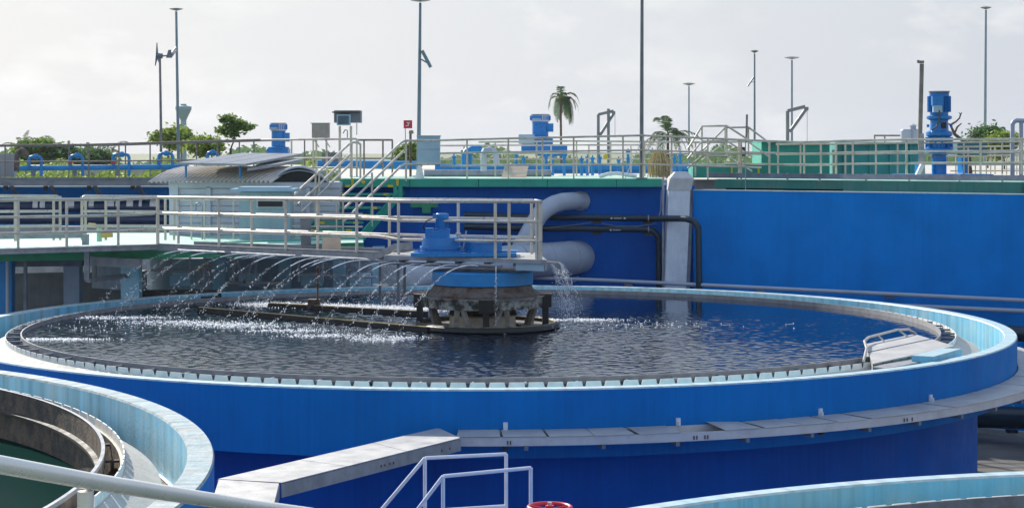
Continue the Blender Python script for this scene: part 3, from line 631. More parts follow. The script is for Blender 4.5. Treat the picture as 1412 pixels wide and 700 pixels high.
wa, wb = P(956, 0, dw(956)), P(1560, 0, dw(1560)); wd = (wb-wa); wd.z = 0; wd.normalize(); wn_ = Vector((-wd.y, wd.x, 0))    # wn_ points away
wn_ = wn_ if wn_.y > 0 else -wn_
def wp(px, h, off=0):                   # point on the right wall line, off metres behind it
    p = P(px, 0, dw(px)); p.z = H(h); return p+wn_*off
c = (wa+wb)/2+wn_*.15; ln = (wb-wa); ln.z = 0; ang = math.atan2(wd.y, wd.x)
MB().box((c.x, c.y, H(1.0)/2), (ln.length, .3, H(1.0))).build('wall', BLUER, right)
MB().box((c.x, c.y, H(1.0)+.012), (ln.length, .31, .024), ang*0).build('rim', COPE, right) if False else None
right_wall = right.children[0]
bpy.data.objects.remove(right_wall)
A4 = [wa, wb, wb+wn_*.3, wa+wn_*.3]
MB().prism([(v.x, v.y) for v in A4], 0, H(1.0)).build('wall', BLUER, right)
A4 = [wa-wn_*.01, wb-wn_*.01, wb+wn_*.31, wa+wn_*.31]
MB().prism([(v.x, v.y) for v in A4], H(1.0), H(.975)).build('rim_cap', COPE, right)
# green walkway slab behind the right wall
gsl = thing('walkway', 'green painted walkway slab with grey kick beam running above the azure wall', 'walkway', wp(1180, .8, 1.3))
segs = [(957, 1137, 1.1, .22), (1140, 1388, .95, .27), (1391, 1540, 1.15, .22)]
for (p0, p1, off, hh) in segs:
    q = [wp(p0, 0, off), wp(p1, 0, off), wp(p1, 0, off+1.6), wp(p0, 0, off+1.6)]
    MB().prism([(v.x, v.y) for v in q], H(.73)-hh, H(.73)).build('slab', mat('stained_green_paint', (.04, .26, .20), (.10, .26, .20), .6, streak=.35, nscale=1.5, rust=.5), gsl)
    q = [wp(p0+3, 0, off+.03), wp(p1-3, 0, off+.03), wp(p1-3, 0, off+1.5), wp(p0+3, 0, off+1.5)]
    MB().prism([(v.x, v.y) for v in q], H(.73), H(.722)).build('slab_top', MINT, gsl)
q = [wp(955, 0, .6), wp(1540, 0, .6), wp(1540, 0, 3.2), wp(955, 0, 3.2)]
MB().prism([(v.x, v.y) for v in q], H(1.25), H(1.2)).build('gap_shade_floor', DARK, gsl)  # near-black sheet paints the shade in the gap below the slab
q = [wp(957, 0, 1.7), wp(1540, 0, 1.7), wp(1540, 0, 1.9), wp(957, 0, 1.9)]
MB().prism([(v.x, v.y) for v in q], H(1.2), H(.96)).build('gap_shade_back', DARK, gsl)  # near-black back of the gap, shade put in as colour
for (p0, p1, off) in ((952, 1136, .95), (1139, 1540, .8)):
    MB().beam(wp(p0, .63, off), wp(p1, .63, off), .06, .13).build('kick_beam', GREYD if p0 < 1000 else GREY, gsl)
for px in (990, 1060, 1105, 1170, 1230, 1300, 1360): MB().beam(wp(px, .56, 1.02), wp(px, .74, 1.02), .05, .05).build('stub', RAILG, gsl)

# pale chute between the two walls
ch = thing('concrete_chute', 'pale grey concrete drop shaft between the dark and the bright blue walls', 'chute', P(935, 400, 46.2))
T4 = [(927, 262), (952, 262)]
def quad(px0, px1, py, d, dep): return [P(px0, py, d), P(px1, py, d), P(px1, py, d)+Vector((0, dep, 0)), P(px0, py, d)+Vector((0, dep, 0))]
MB().hull(quad(917, 946, 400, 45.9, .7), quad(922, 952, 262, 46.3, .7)).build('shaft', mat('pale_shaft', (.62, .68, .74), (.52, .58, .65), .7, nscale=3, bump=.3, streak=.2), ch)
MB().hull(quad(921, 953, 262, 46.28, .7), quad(924, 957, 246, 46.28, .7)).hull(quad(924, 957, 246, 46.28, .7), quad(931, 948, 237, 46.5, .4)).build('head', mat('pale_shaft_head', (.58, .58, .58), (.46, .46, .46), .7, nscale=3, bump=.3), ch)
MB().hull(quad(946, 951, 400, 46.1, .5), quad(952, 956, 262, 46.5, .5)).build('side_cheek', GREYD, ch)

# pipes on the mid wall
lp = thing('large_pipe', 'thick grey horizontal pipe entering the dark blue wall behind the column', 'pipe', P(760, 355, 46.5))
MB().tube([P(540, 380, 42.9), P(620, 373, 44.2), P(700, 362, 45.5), P(790, 355, 47.0), P(798, 354.5, 47.5)], .43, 36).build('pipe', PIPEG, lp)
for px, py, d in ((716, 360.8, 45.7), (752, 358, 46.35), (786, 355.3, 46.9)):
    a = P(px, py, d); dr_ = (P(790, 355, 47.0)-P(700, 362, 45.5)).normalized(); MB().tube([a-dr_*.012, a+dr_*.012], .437, 36).build('weld_band', PIPEG, lp)
ep = thing('elbow_pipe', 'grey elbow pipe bending down out of the dark blue wall', 'pipe', P(770, 280, 46.8))
pts = [P(803, 277, 47.5), P(790, 277, 47.0), P(776, 278, 46.7), P(764, 281.5, 46.5), P(753, 287.5, 46.4), P(744, 296, 46.3), P(737, 307, 46.2), P(716, 345, 46.0), P(708, 362, 46.0)]
MB().tube(pts, .225, 28).build('pipe', PIPEG, ep)
MB().tube([P(798, 277, 47.32), P(803, 277, 47.44)], .25, 28).build('collar', PIPEG, ep)
def dpipe(label, pts, r, clamps=(), m=None, name='wall_pipe', cat='pipe', group=None):
    t = thing(name, label, cat, pts[0], group); MB().tube(pts, r, 14).build('pipe', m or PIPED, t)
    for c in clamps:
        MB().tube([Vector(c)-Vector((.015, 0, 0)), Vector(c)+Vector((.015, 0, 0))], r*1.12, 14).build('clamp_ring', GREY, t)
        MB().box(Vector(c)+Vector((0, .05, -r*1.35)), (.22, .22, .06)).build('bracket', BLACK, t)
    return t
d_ = 46.3
up_ = dpipe('upper dark pipe crossing in front of the pale chute and dropping beyond it', [P(640, 296, 47), P(720, 299, 47), P(900, 301, 46.6), P(946, 301.5, 45.5), P(957, 305, 45.3), P(963, 314, 45.3), P(964, 400, 45.3)], .082, [P(823, 300.2, 46.8), P(894, 301, 46.6)])
lp_ = dpipe('lower dark pipe bending down left of the pale chute', [P(640, 312, 47), P(720, 314.5, 47), P(890, 316, 46.6), P(901, 318.5, 46.6), P(908, 326, 46.6), P(909, 400, 46.6)], .085, [P(823, 315.4, 46.8), P(894, 316.3, 46.6)])
def marks(t, px0, px1, py, d, seed):
    rn = random.Random(seed); b = MB(); x = px0
    k = mpp(d); W_ = lambda x_, w_, hh: b.add([P(x_, py-hh, d), P(x_+w_, py-hh, d), P(x_+w_, py+hh, d), P(x_, py+hh, d)], [(0, 3, 2, 1)])
    W_(px0, 2.4, 1.0); W_(px1-2.4, 2.4, 1.0); x = px0+4.5
    while x < px1-5: w_ = rn.uniform(.7, 1.1); W_(x, w_*.8, .75); x += w_+.35
    tag(b.build('lettering', WHITE, t), kind='stuff')
marks(up_, 842, 862.5, 300.9, 46.6, 1); marks(lp_, 841, 866, 317.0, 46.6, 2)
vp = single(MB().tube([P(914.5, 246, 46.5), P(914.5, 396, 46.3)], .030, 10), 'conduit', GREY, 'thin vertical grey conduit just left of the pale chute', 'pipe', P(914, 396, 46.3))
for k, (a, b) in enumerate((((908, 300), (912, 262)), ((905, 305), (912, 262)))):
    single(MB().tube([P(a[0], a[1], 46.5), P((a[0]+b[0])/2+2, (a[1]+b[1])/2+8, 46.5), P(b[0], b[1], 46.5)], .009, 6), 'wire', GREY, ('longer' if k else 'shorter')+' loose wire hanging beside the thin vertical conduit', 'wire', P(a[0], a[1], 46.5))
for k, pp in enumerate(([(720, 300), (745, 312), (785, 308), (815, 304)], [(830, 305), (850, 309), (880, 309), (905, 305)])):
    single(MB().tube([P(x, y+3, 46.4) for x, y in pp], .010, 6), 'wire', GREYD, ('right' if k else 'left')+' slack wire looping between the two dark wall pipes', 'wire', P(*pp[0], 46.4))
dpipe('upper thin grey conduit sloping along the azure wall', [P(690, 381, 46.4), P(745, 383, 46.2), P(840, 386.5, dw(840)-1.2), P(1412, 414, dw(1412)-.35), P(1500, 419, dw(1500)-.35)], .048, (), PIPEG)
c2 = dpipe('lower thin grey conduit along the foot of the azure wall', [P(1040, 409, dw(1040)-.8), P(1130, 416, dw(1130)-.6), P(1412, 428.5, dw(1412)-.4), P(1500, 433, dw(1500)-.4)], .050, (), PIPEG)
for px, py in ((866, 393), (1048, 402), (1130, 413), (1225, 407)): MB().box(P(px, py, dw(px)-.3), (.20, .5, .08)).build('bracket', GREYD, c2)
dpipe('fat dark blue pipe low on the right between tank and azure wall', [P(1290, 573, 41.0), P(1560, 579, 38.5)], .24, [P(1396, 574, 40.1)], PIPED)
dpipe('dark pipe just under the lower conduit at the right edge', [P(1330, 455, 41.0), P(1560, 470, 38.2)], .17, (), PIPED)
kb = single(MB().box((0, 0, 0), (1, 1, 1)), 'kerb', CONC, 'low concrete kerb at the foot of the azure wall', 'kerb', (0, 0, 0)); bpy.data.objects.remove(kb)
q = [wp(1200, 0, -.45), wp(1560, 0, -.45), wp(1560, 0, -.3), wp(1200, 0, -.3)]
tag(MB().prism([(v.x, v.y) for v in q], 0, .12).build('kerb', CONC), kind='structure')

# ------------------------------------------------------------------ railings on the basins
handrail('handrail on the green slab from the blue cabinet to the tall grey pole', [(607, 193.5, 246, 47.4), (700, 191, 246, 47.3), (800, 188.8, 246, 47.2), (886, 186.8, 246, 47.0), (1050, 194, 249, 46.6)],
         (644, 701, 748, 791, 859, 887, 926, 976, 1022), 'deck railings', None, r=.028)
handrail('second handrail behind the green slab railing', [(660, 196, 243, 49.8), (790, 194.5, 243, 49.8), (1000, 196.5, 243, 49.8)], (683, 740, 795, 842, 889, 959), 'deck railings', None, r=.026)
handrail('third handrail on the far deck near the big blue motor', [(600, 201, 238, 54), (780, 200, 238, 54), (905, 200, 238, 54)], (640, 700, 760, 812, 870), 'deck railings', None, r=.026, fr=(1, .5))
handrail('handrail along the azure wall, left part up to the kick beam joint', [(1000, 192.5, 242, 46.9), (1061, 194.5, 242, 46.6), (1100, 196, 243, 46.3), (1152, 195, 243, 46)], (1019, 1061, 1073, 1109, 1132), 'deck railings', None, r=.028)
handrail('handrail along the azure wall, right part past the blue agitator', [(1150, 194.5, 242, 46), (1250, 192.5, 241, 45), (1352, 192, 240, 44), (1500, 191.5, 240, 42.8)], (1153, 1176, 1250, 1352, 1409), 'deck railings', None, r=.030)
handrail('rear handrail of the right walkway in front of the teal boxes', [(1070, 199, 240, 48.2), (1200, 198, 240, 47.3), (1420, 195.5, 240, 46)], (1104, 1166, 1208, 1238, 1329, 1382), 'deck railings', None, r=.026)
handrail('far low handrail at the right edge of the decks', [(1300, 203, 240, 53), (1420, 201, 240, 52)], (1335, 1366, 1372, 1396), 'deck railings', None, r=.024)
handrail('farthest double handrail at the right edge', [(1310, 215, 241, 56), (1430, 213, 241, 56)], (1318, 1345, 1360, 1388, 1402), 'deck railings', None, r=.024, fr=(1, .6, .2))
# raised crossover frame
co = [(948, 206, 232, 49), (968, 174, 215, 49), (1002, 173.5, 215, 49), (1037, 196, 236, 48.5)]
t = handrail('raised crossover handrail over the pipes, front side', co, (968, 1002), 'crossover handrails', None, r=.028, fr=(1, .5, 0))
handrail('raised crossover handrail over the pipes, rear side', [(968, 208, 234, 50.5), (1000, 176, 216, 50.5), (1032, 175.5, 216, 50.5), (1062, 198, 236, 50)], (1000, 1032), 'crossover handrails', None, r=.028, fr=(1, .5))
handrail('dark stub railing behind the teal boxes', [(1205, 187, 196, 60), (1244, 187, 196, 60)], (1206, 1220, 1243), None, POLEB, r=.03, fr=(1,))

# ------------------------------------------------------------------ left: walkway, pipes, blue wall
lw = thing('walkway', 'long grey walkway with kick beams in front of the far blue wall at left', 'walkway', P(100, 250, 58))
for k, (y_, dd, hh) in enumerate(((247, 58, .10), (253, 57.8, .16))): MB().beam(P(-90, y_, dd), P(262, y_, dd), .08, hh).build('beam', GREYD, lw)
MB().prism([(P(-90, 0, 58).x, 58.1), (P(262, 0, 58).x, 58.1), (P(262, 0, 58).x, 60), (P(-90, 0, 58).x, 60)], H(.95), H(.92)).build('deck', GREYD, lw)
for px in (15, 70, 130, 190, 245):
    MB().beam(P(px, 256, 58.4), P(px+11, 274, 59.6), .1, .1).build('brace', GREYD, lw)
    MB().beam(P(px-40+33, 256, 59.2), P(px-7, 262, 59.2), .12, .12).build('bracket', RUSTM, lw)
fb = thing('blue_basin', 'far blue basin wall at left behind the rails', 'basin', P(100, 345, 60))
MB().prism([(P(-120, 0, 60).x, 60), (P(460, 0, 60).x, 60), (P(460, 0, 60).x, 66), (P(-120, 0, 60).x, 66)], 0, H(1.20)).build('wall', BLUER, fb)
MB().prism([(P(-120, 0, 60).x, 59.98), (P(460, 0, 60).x, 59.98), (P(460, 0, 60).x, 60.3), (P(-120, 0, 60).x, 60.3)], H(1.20), H(1.16)).build('rim_cap', COPE, fb)
dpipe('upper dark blue main pipe along the far left wall', [P(-90, 283, 58.8), P(250, 285, 58.8)], .20, (), mat('navy_pipe', (.01, .035, .11), (.01, .03, .09), .35, nscale=3))
dpipe('lower dark blue main pipe along the far left wall', [P(-90, 300, 58.6), P(250, 303, 58.6)], .17, (), mat('navy_pipe', (.01, .035, .11)))
for nm_, y_, spans in (('wall_pipe', 281.6, ((47, 54), (57, 64), (95, 104), (115, 122), (124, 131), (150, 159), (161, 167), (176, 185), (193, 197), (208, 220))),):
    pp0 = [o for o in COL.objects if o.get('label', '').startswith('upper dark blue main pipe')][0]
    for (a, b) in spans: MB().tube([P(a, y_+1.4, 58.8), P(b, y_+1.4, 58.8)], .203, 20, False).build('label_band', WHITE, pp0)
handrail('front handrail of the long left walkway', [(-60, 200.8, 246, 57.9), (120, 199.3, 246, 57.9), (360, 192.5, 246, 56)], (7, 122.5, 164, 250, 300, 350), 'left walkway railings', POLEB, r=.028, fr=(1, .5))
handrail('rear handrail of the long left walkway', [(-60, 202, 244, 60), (150, 200.5, 244, 60), (430, 192, 244, 60)], (95, 173, 207, 271, 330, 402, 420), 'left walkway railings', POLEB, r=.028, fr=(1, .5))
handrail('handrail with rounded end left of the staircase top', [(360, 193, 244, 52), (494, 191.5, 244, 50)], (402, 432, 468, 492), 'left walkway railings', None, r=.03, endcurve=(1,), fr=(1, .5, .25))
handrail('railing behind the red sign, rounded at its end', [(494, 193, 244, 51.5), (541, 193, 244, 51)], (502, 528, 541), 'left walkway railings', POLEB, r=.03, fr=(1, .5))
def blue_header():
    t = thing('pipe_header', 'bright blue pipe header with inverted U bends on the left walkway', 'pipe', P(30, 232, 58.4))
    MB().tube([P(28, 232, 58.4), P(80, 231.5, 58.4), P(260, 230, 58.4)], .085, 14).build('pipe', PIPEB, t)
    for px, w_, d2 in ((40, 17, 216), (97, 17, 214.5), (156, 22, 213), (219, 19, 211.5), (286, 14, 210)):
        z_ = 58.3; y_ = 231
        MB().tube([P(px, y_, z_), P(px, d2+4, z_), P(px+1.5, d2+1, z_), P(px+5, d2, z_), P(px+w_-5, d2, z_), P(px+w_-1.5, d2+1, z_), P(px+w_, d2+4, z_), P(px+w_, 243, z_)], .052, 12).build('bend', PIPEB, t)
        MB().tube([P(px+w_*.55-2.5, d2, z_), P(px+w_*.55+2.5, d2, z_)], .085, 12).tube([P(px+w_*.55, d2, z_), P(px+w_*.55, d2-4, z_)], .04, 10).build('valve', PIPEB, t)
        MB().tube([P(px, 226, z_), P(px, 222, z_)], .07, 10).build('flange', RED if px in (97, 156) else PIPEB, t)
        MB().box(P(px+6, 237, 58.4), (.12, .12, .26)).build('support', GREYD, t)
    return t
blue_header()
ug = single(MB().tube([P(23, 236, 59), P(23, 216, 59), P(25, 210, 59), P(30, 207, 59), P(35, 210, 59), P(37, 215, 59)], .09, 12), 'bend_pipe', RUSTM, 'rusty grey U bend at the left end of the blue header', 'pipe', P(23, 236, 59))
wl = single(MB().box(P(2, 228, 60), (.9, .3, .75)), 'concrete_box', CONC, 'plain grey concrete box at the far left of the walkway', 'box', P(2, 244, 60))

# ------------------------------------------------------------------ green terrace at left
gt_ = thing('terrace', 'pale mint terrace with a green edge at left beyond the settling tank', 'terrace', P(200, 340, 43))
MB().prism([(P(-80, 0, 39.0).x, 38.6), (P(213, 0, 39.6).x, 39.9), (P(500, 0, 42).x, 42.2), (P(500, 0, 47).x, 47), (P(-80, 0, 47).x, 47)], H(2.12), H(2.1)).build('floor', MINT, gt_)
MB().prism([(P(-80, 0, 39.0).x, 38.64), (P(213, 0, 39.6).x, 39.95), (P(500, 0, 42).x, 42.25), (P(500, 0, 47).x, 46.9), (P(-80, 0, 47).x, 46.9)], H(2.35), H(2.124)).build('edge_slab', GREENB, gt_)
MB().beam(P(278, 341, 41.6), P(500, 334, 43.8), .1, .22).build('raised_kerb', GREEN, gt_)
MB().beam(P(-60, 349.5, 36.9), P(0, 346.5, 37.3), .05, .12).beam(P(0, 346.5, 37.3), P(218, 340, 38.7), .05, .12).build('near_stringer', GREY, gt_)
MB().beam(P(0, 343.6, 37.3), P(218, 337.2, 38.7), .14, .012).build('stringer_flange', GREY, gt_)
MB().hull([P(-60, 346, 36.9), P(218, 338.4, 38.7), P(225, 336.8, 40.2), P(-60, 341.5, 38.7)], [v+Vector((0, 0, .012)) for v in (P(-60, 346, 36.9), P(218, 338.4, 38.7), P(225, 336.8, 40.2), P(-60, 341.5, 38.7))]).build('deck_plate', MINT, gt_)
MB().beam(P(-60, 326, 39.6), P(118, 323.5, 40.2), .06, .14).build('kick_beam', GREY, gt_)
MB().box(P(118, 331, 40.0), (.13, .13, .26)).build('kick_end', GREY, gt_)
handrail('front stainless rail on the terrace edge, bending toward the bridge corner', [(-60, 277, 345, 36.9), (28, 275.5, 344, 37.5), (165, 274.5, 340, 38.3), (213, 272, 338, 38.7)], (25, 92, 163, 217), 'terrace railings', STEEL, r=.036, rp=.03)
handrail('terrace rail section left of the opening, with rounded end', [(-60, 270, 334, 39.4), (84, 270.5, 331, 40.2)], (-20, 21, 74, 83), 'terrace railings', STEEL, r=.036, rp=.03, endcurve=(1,))
handrail('terrace rail section right of the opening, with rounded start', [(112, 270.5, 331, 40.4), (250, 272, 331, 41.6)], (113, 118, 146, 228, 240), 'terrace railings', STEEL, r=.036, rp=.03, endcurve=(0,))
handrail('rear terrace rail behind the bridge railings', [(240, 275, 330, 43.4), (300, 275, 330, 43.6), (500, 277, 330, 44.4)], (264, 282, 322, 415, 464), 'terrace railings', STEEL, r=.026)
vl = thing('wheel_valve', 'small yellow and brass valve gear on the mint terrace', 'valve', P(139, 330, 40.8))
MB().tube([P(137, 333, 40.8), P(137, 314, 40.8)], .06, 12).build('stem', MINT, vl)
MB().lathe([(.0, P(0, 314, 40.8).z), (.09, P(0, 313.6, 40.8).z), (.11, P(0, 312.5, 40.8).z), (0, P(0, 311, 40.8).z)], P(139, 0, 40.8).x, 40.8, 16).build('cap', BEIGE, vl)
MB().tube([P(122, 310, 40.8), P(132, 311, 40.8)], .05, 10).tube([P(140, 324.5, 40.6), P(155, 323.5, 40.6)], .06, 10).build('arm', mat('brass', (.65, .45, .15), None, .35, .6), vl)
# structure below the terrace
un = thing('terrace_supports', 'shaded beams and blue and grey columns holding up the terrace and bridge', 'supports', P(150, 400, 42))
MB().beam(P(-60, 362, 41.2), P(115, 360, 41.2), .3, .20).build('cross_beam', GREYD, un)
MB().beam(P(118, 359, 39.6), P(195, 363, 39.6), .2, .20).build('cross_beam', GREY, un)
MB().box((P(101, 0, 42).x, 42, (H(2.4))/2), (.36, .36, H(2.4))).build('concrete_column', CONCB, un)
LBLUE = mat('lightened_column_blue', (.34, .68, .88), (.40, .66, .80), .6, nscale=2, streak=.3)  # blue lightened to make up for scarce light under the deck
MB().box((P(184, 0, 41).x, 40.8, (H(2.45))/2), (.40, .36, H(2.45))).build('blue_column', LBLUE, un)
for px in (303, 393, 468, 522): MB().box((P(px, 0, 46.2).x, 46.2, H(2.4)/2), (.30, .26, H(2.4))).build('blue_column', LBLUE, un)
MB().box((P(4, 0, 40).x, 40, H(2.3)/2), (.46, .3, H(2.3))).build('blue_column', PIPEB, un)
MB().tube([P(10.5, 352, 39.6), P(10.5, 440, 39.6)], .04, 10).build('drain_pipe', PIPEG, un)
MB().box(P(35, 393, 39.8), (.07, .07, 1.6)).build('steel_post', GREYD, un)
MB().beam(P(120, 347, 38.9), P(120, 386, 38.9), .11, .09).beam(P(121, 386.5, 38.9), P(175, 380, 40.5), .11, .09).build('cable_duct', GREY, un)
MB().tube([P(132, 366, 39.8), P(132, 384, 39.8)], .03, 8).build('drain_stub', GREYD, un)
for (a, b) in (((236, 350), (236, 380)), ((322, 352), (322, 388)), ((325, 358), (338, 390)), ((350, 358), (336, 392))): MB().beam(P(a[0], a[1], 43.6), P(b[0], b[1], 43.6), .06, .06).build('truss_bar', PIPEG, un)
rw_ = thing('retaining_wall', 'shaded blue-grey concrete wall seen below the bridge', 'wall', P(300, 430, 48))
MB().prism([(P(208, 0, 47).x, 46.9), (P(600, 0, 47).x, 46.9), (P(600, 0, 47).x, 47.3), (P(208, 0, 47).x, 47.3)], 0, H(2.75)).build('wall', CONCB, rw_)
MB().prism([(P(-60, 0, 44).x, 44.2), (P(196, 0, 46).x, 46), (P(196, 0, 46).x, 46.6), (P(-60, 0, 44).x, 44.8)], 0, H(3.02)).build('low_wall', CONC, rw_)
MB().prism([(P(128, 0, 43).x, 42.9), (P(178, 0, 43).x, 42.2), (P(178, 0, 43).x, 42.6), (P(128, 0, 43).x, 43.3)], H(3.2), H(2.6)).build('sloping_wall', CONCB, rw_)
bs = thing('basin_shade', 'dark recess wall under the terrace', 'wall', P(200, 430, 52))
MB().prism([(P(-100, 0, 52).x, 52), (P(470, 0, 52).x, 52), (P(470, 0, 52).x, 52.4), (P(-100, 0, 52).x, 52.4)], 0, H(2.14)).build('wall', CONC, bs)
for (a, b, r_) in (((222, 352), (222, 386), .03), ((262, 352), (262, 388), .025), ((282, 352), (282, 388), .03), ((353, 354), (353, 392), .035), ((412, 356), (412, 388), .03), ((445, 357), (445, 390), .025), ((495, 360), (495, 392), .03), ((208, 372), (300, 374), .03), ((310, 390), (400, 390), .04), ((400, 378), (520, 382), .03)):
    MB().tube([P(a[0], a[1], 44.6), P(b[0], b[1], 44.6)], r_, 8).build('pale_pipe', SIDING, un)
for px_ in (250, 345, 430, 497): MB().box(P(px_, 385, 45.4), (.5, .4, .30)).build('plinth', LBLUE, un)
# little lamps and pipes under the bridge
for k, (px, py) in enumerate(((274, 369), (285, 363.5))):
    t = thing('small_valve', ('right' if k else 'left')+' small yellow-capped valve under the bridge', 'valve', P(px, 392, 43.5), 'valves under the bridge')
    MB().lathe([(0, P(0, py-1.5, 43.5).z), (.10, P(0, py, 43.5).z), (.09, P(0, py+1.5, 43.5).z), (0, P(0, py+2, 43.5).z)], P(px, 0, 43.5).x, 43.5, 16).build('cap', YEL, t)
    MB().tube([P(px+3, py, 43.5), P(px+3, 392, 43.5)], .03, 8).build('stem', GREY, t)
sc_ = thing('scum_trough', 'dark blocky scum trough and ledges at the back left of the big tank', 'trough', P(260, 405, 41.4))
for (x0_, x1_, y0_, y1_, d) in ((190, 305, 400, 408, 41.2), (232, 302, 408, 416, 40.6), (205, 300, 416, 422, 39.9)):
    MB().beam(P(x0_, (y0_+y1_)/2, d), P(x1_, (y0_+y1_)/2, d), .3, (y1_-y0_)*mpp(d)).build('ledge', mat('algae_concrete', (.09, .09, .085), (.03, .035, .035), .8, nscale=5, bump=.6), sc_)
MB().beam(P(302, 403, 40.6), P(308, 424, 40.6), .06, .06).build('ledge_post', BLACK, sc_)

# ------------------------------------------------------------------ hut with curved corrugated roof
hut = thing('hut', 'grey clad hut with curved corrugated roof behind the terrace', 'hut', P(300, 335, 46.5))
hx0, hx1 = P(236, 0, 46).x, P(468, 0, 46).x; hz = H(.80); zf_ = H(2.1)
nb = 9
for k in range(nb):
    z0 = lerp(zf_, hz, k/nb); z1 = lerp(zf_, hz, (k+1)/nb)
    MB().box(((hx0+hx1)/2, 46.0+.003*(k % 2), (z0+z1)/2), (hx1-hx0, .05, z1-z0-.012)).build('cladding_board', SIDING, hut)
MB().box(((hx0+hx1)/2, 47.2, (zf_+hz)/2), (hx1-hx0-.02, 2.2, hz-zf_)).build('wall', SIDING, hut)
MB().box((P(240, 0, 45.95).x, 45.92, (zf_+hz)/2-.02), (.22, .08, hz-zf_)).build('corner_post', SIDING, hut)
for px in (288, 425): MB().box((P(px, 0, 45.95).x, 45.93, (zf_+hz)/2-.05), (.10, .06, hz-zf_-.1)).build('mullion', SIDING, hut)
MB().box(((hx0+hx1)/2, 45.95, hz-.05), (hx1-hx0+.1, .10, .14)).build('eaves_board', SIDING, hut)
# roof: arc in the depth direction
rx0, rx1 = P(203, 0, 45.6).x, P(376, 0, 46).x; nr_ = 27; rib = []
def arc(t): a = lerp(PI*.90, PI*.10, t); return (46.9+1.25*math.cos(a)/math.cos(PI*.10), hz-.0+.52*(math.sin(a)-math.sin(PI*.10)))
NA = 12; b = MB(); cols = nr_*4
vs = []
for i in range(cols+1):
    x = lerp(rx0, rx1, i/cols); hgt = .055*(1 if (i % 4) in (1, 2) else 0)
    for j in range(NA+1):
        y, z = arc(j/NA); sh = min(1, j/NA*2)*.80; vs.append((x+sh, y, z+hgt))
fs = [(i*(NA+1)+j, (i+1)*(NA+1)+j, (i+1)*(NA+1)+j+1, i*(NA+1)+j+1) for i in range(cols) for j in range(NA)]
b.add(vs, fs); b.build('roof', ROOF, hut)
# arched gable end (dark glazing) seen at right
ga = [(P(445, 0, 46).x, *arc(j/NA)) for j in range(NA+1)]
gx = rx1+.25; g2 = [(gx, y, z-.03) for (y, z) in [arc(j/NA) for j in range(NA+1)]]

# front facing arch like the photo: a shallow dark arch with pale trim
ac = []; xa, xb = P(374, 0, 45.9).x, P(452, 0, 45.9).x
for k in range(17):
    t = k/16; ac.append((lerp(xa, xb, t), 45.88, hz+.02+.36*math.sin(PI*t)**.8))
MB().hull([(x, y+.5, z) for x, y, z in ac], ac).build('dark_arch', DARK, hut)
MB().tube([(x, y-.03, z+.02) for x, y, z in ac], .030, 8).build('arch_trim', SIDING, hut)
MB().tube([(x, y-.03, z-.07*math.sin(PI*k/16)) for k, (x, y, z) in enumerate(ac)], .018, 8).build('arch_trim', GREY, hut)
so = thing('solar_panel', 'large flat solar panel lying over the curved hut roof', 'solar panel', P(330, 222, 46))
s4 = [P(244, 224.5, 45.4), P(338, 226.5, 45.2), P(418, 212, 47.4), P(333, 211, 47.6)]
MB().hull([v-Vector((0, 0, .045)) for v in s4], s4).build('frame', GREY, so)
for i in range(3):
    e0, e1 = i/3+.008, (i+1)/3-.008; q = [s4[0].lerp(s4[1], e0), s4[0].lerp(s4[1], e1), s4[3].lerp(s4[2], e1), s4[3].lerp(s4[2], e0)]
    MB().hull([v+Vector((0, 0, .001)) for v in q], [v+Vector((0, 0, .006)) for v in q]).build('panel', PANEL, so)
for a in (s4[0].lerp(s4[1], .1)+Vector((0, .3, 0)), s4[0].lerp(s4[1], .9)+Vector((0, .3, 0)), s4[3].lerp(s4[2], .5)): MB().tube([a-Vector((0, 0, .04)), a-Vector((0, 0, .36))], .03, 8).build('bracket', PIPEB, so)
s5 = [P(341, 232, 45.3), P(385, 225.5, 46.0), P(418, 219, 46.9), P(372, 221, 46.9)]
so2 = single(MB().hull([v-Vector((0, 0, .07)) for v in s5], s5), 'solar_panel', GREY, 'smaller pale panel tucked behind the large solar panel', 'solar panel', s5[0])
# teal grey kiosk cabinet
ks = thing('kiosk', 'pale teal cabinet with overhanging lid and small dark window on the terrace', 'cabinet', P(362, 335, 43.5))
MB().box((P(365, 0, 43.5).x, 43.9, (H(2.1)+H(.98))/2), (1.20, .8, H(.98)-H(2.1))).build('body', mat('pale_teal_paint', (.30, .42, .46), (.27, .38, .42), .55, nscale=2, streak=.2), ks)
MB().box((P(363, 0, 43.5).x, 43.85, H(.93)), (1.52, 1.0, .07)).box((P(363, 0, 43.5).x, 43.9, H(.88)), (1.2, .8, .05)).build('lid', CABB, ks)
fx = P(373, 281, 43.48); MB().box((fx.x, 43.48, fx.z), (.66, .05, .20)).build('window_frame', SIDING, ks); MB().box((fx.x, 43.45, fx.z), (.58, .04, .13)).build('window_pane', GLASS, ks)
MB().tube([P(340, 285, 43.3), P(340, 310, 43.3), P(346, 312, 43.3), P(346, 284, 43.3), P(341, 282, 43.3)], .018, 8).build('hose', GREY, ks) if False else None
sh = thing('sheet_board', 'pale hanging board tied to the bridge railing', 'board', P(457, 340, 36))
MB().box(P(457, 335.5, 36.2), (.37, .015, .24)).build('board', BEIGE, sh)
gb = single(MB().box(P(422, 321, 37.4), (.20, .10, .66)), 'grey_box', GREYD, 'narrow dark grey box standing behind the bridge railing', 'box', P(422, 343, 37.4))
nst = thing('drain_spout', 'little metal spout pipe beside the hut door', 'pipe', P(280, 335, 42.2)); MB().tube([P(279, 330, 42.2), P(279, 284, 42.2), P(275, 279, 42.2), P(270, 281, 42.2), P(270, 290, 42.2)], .02, 8).build('pipe', GREY, nst)

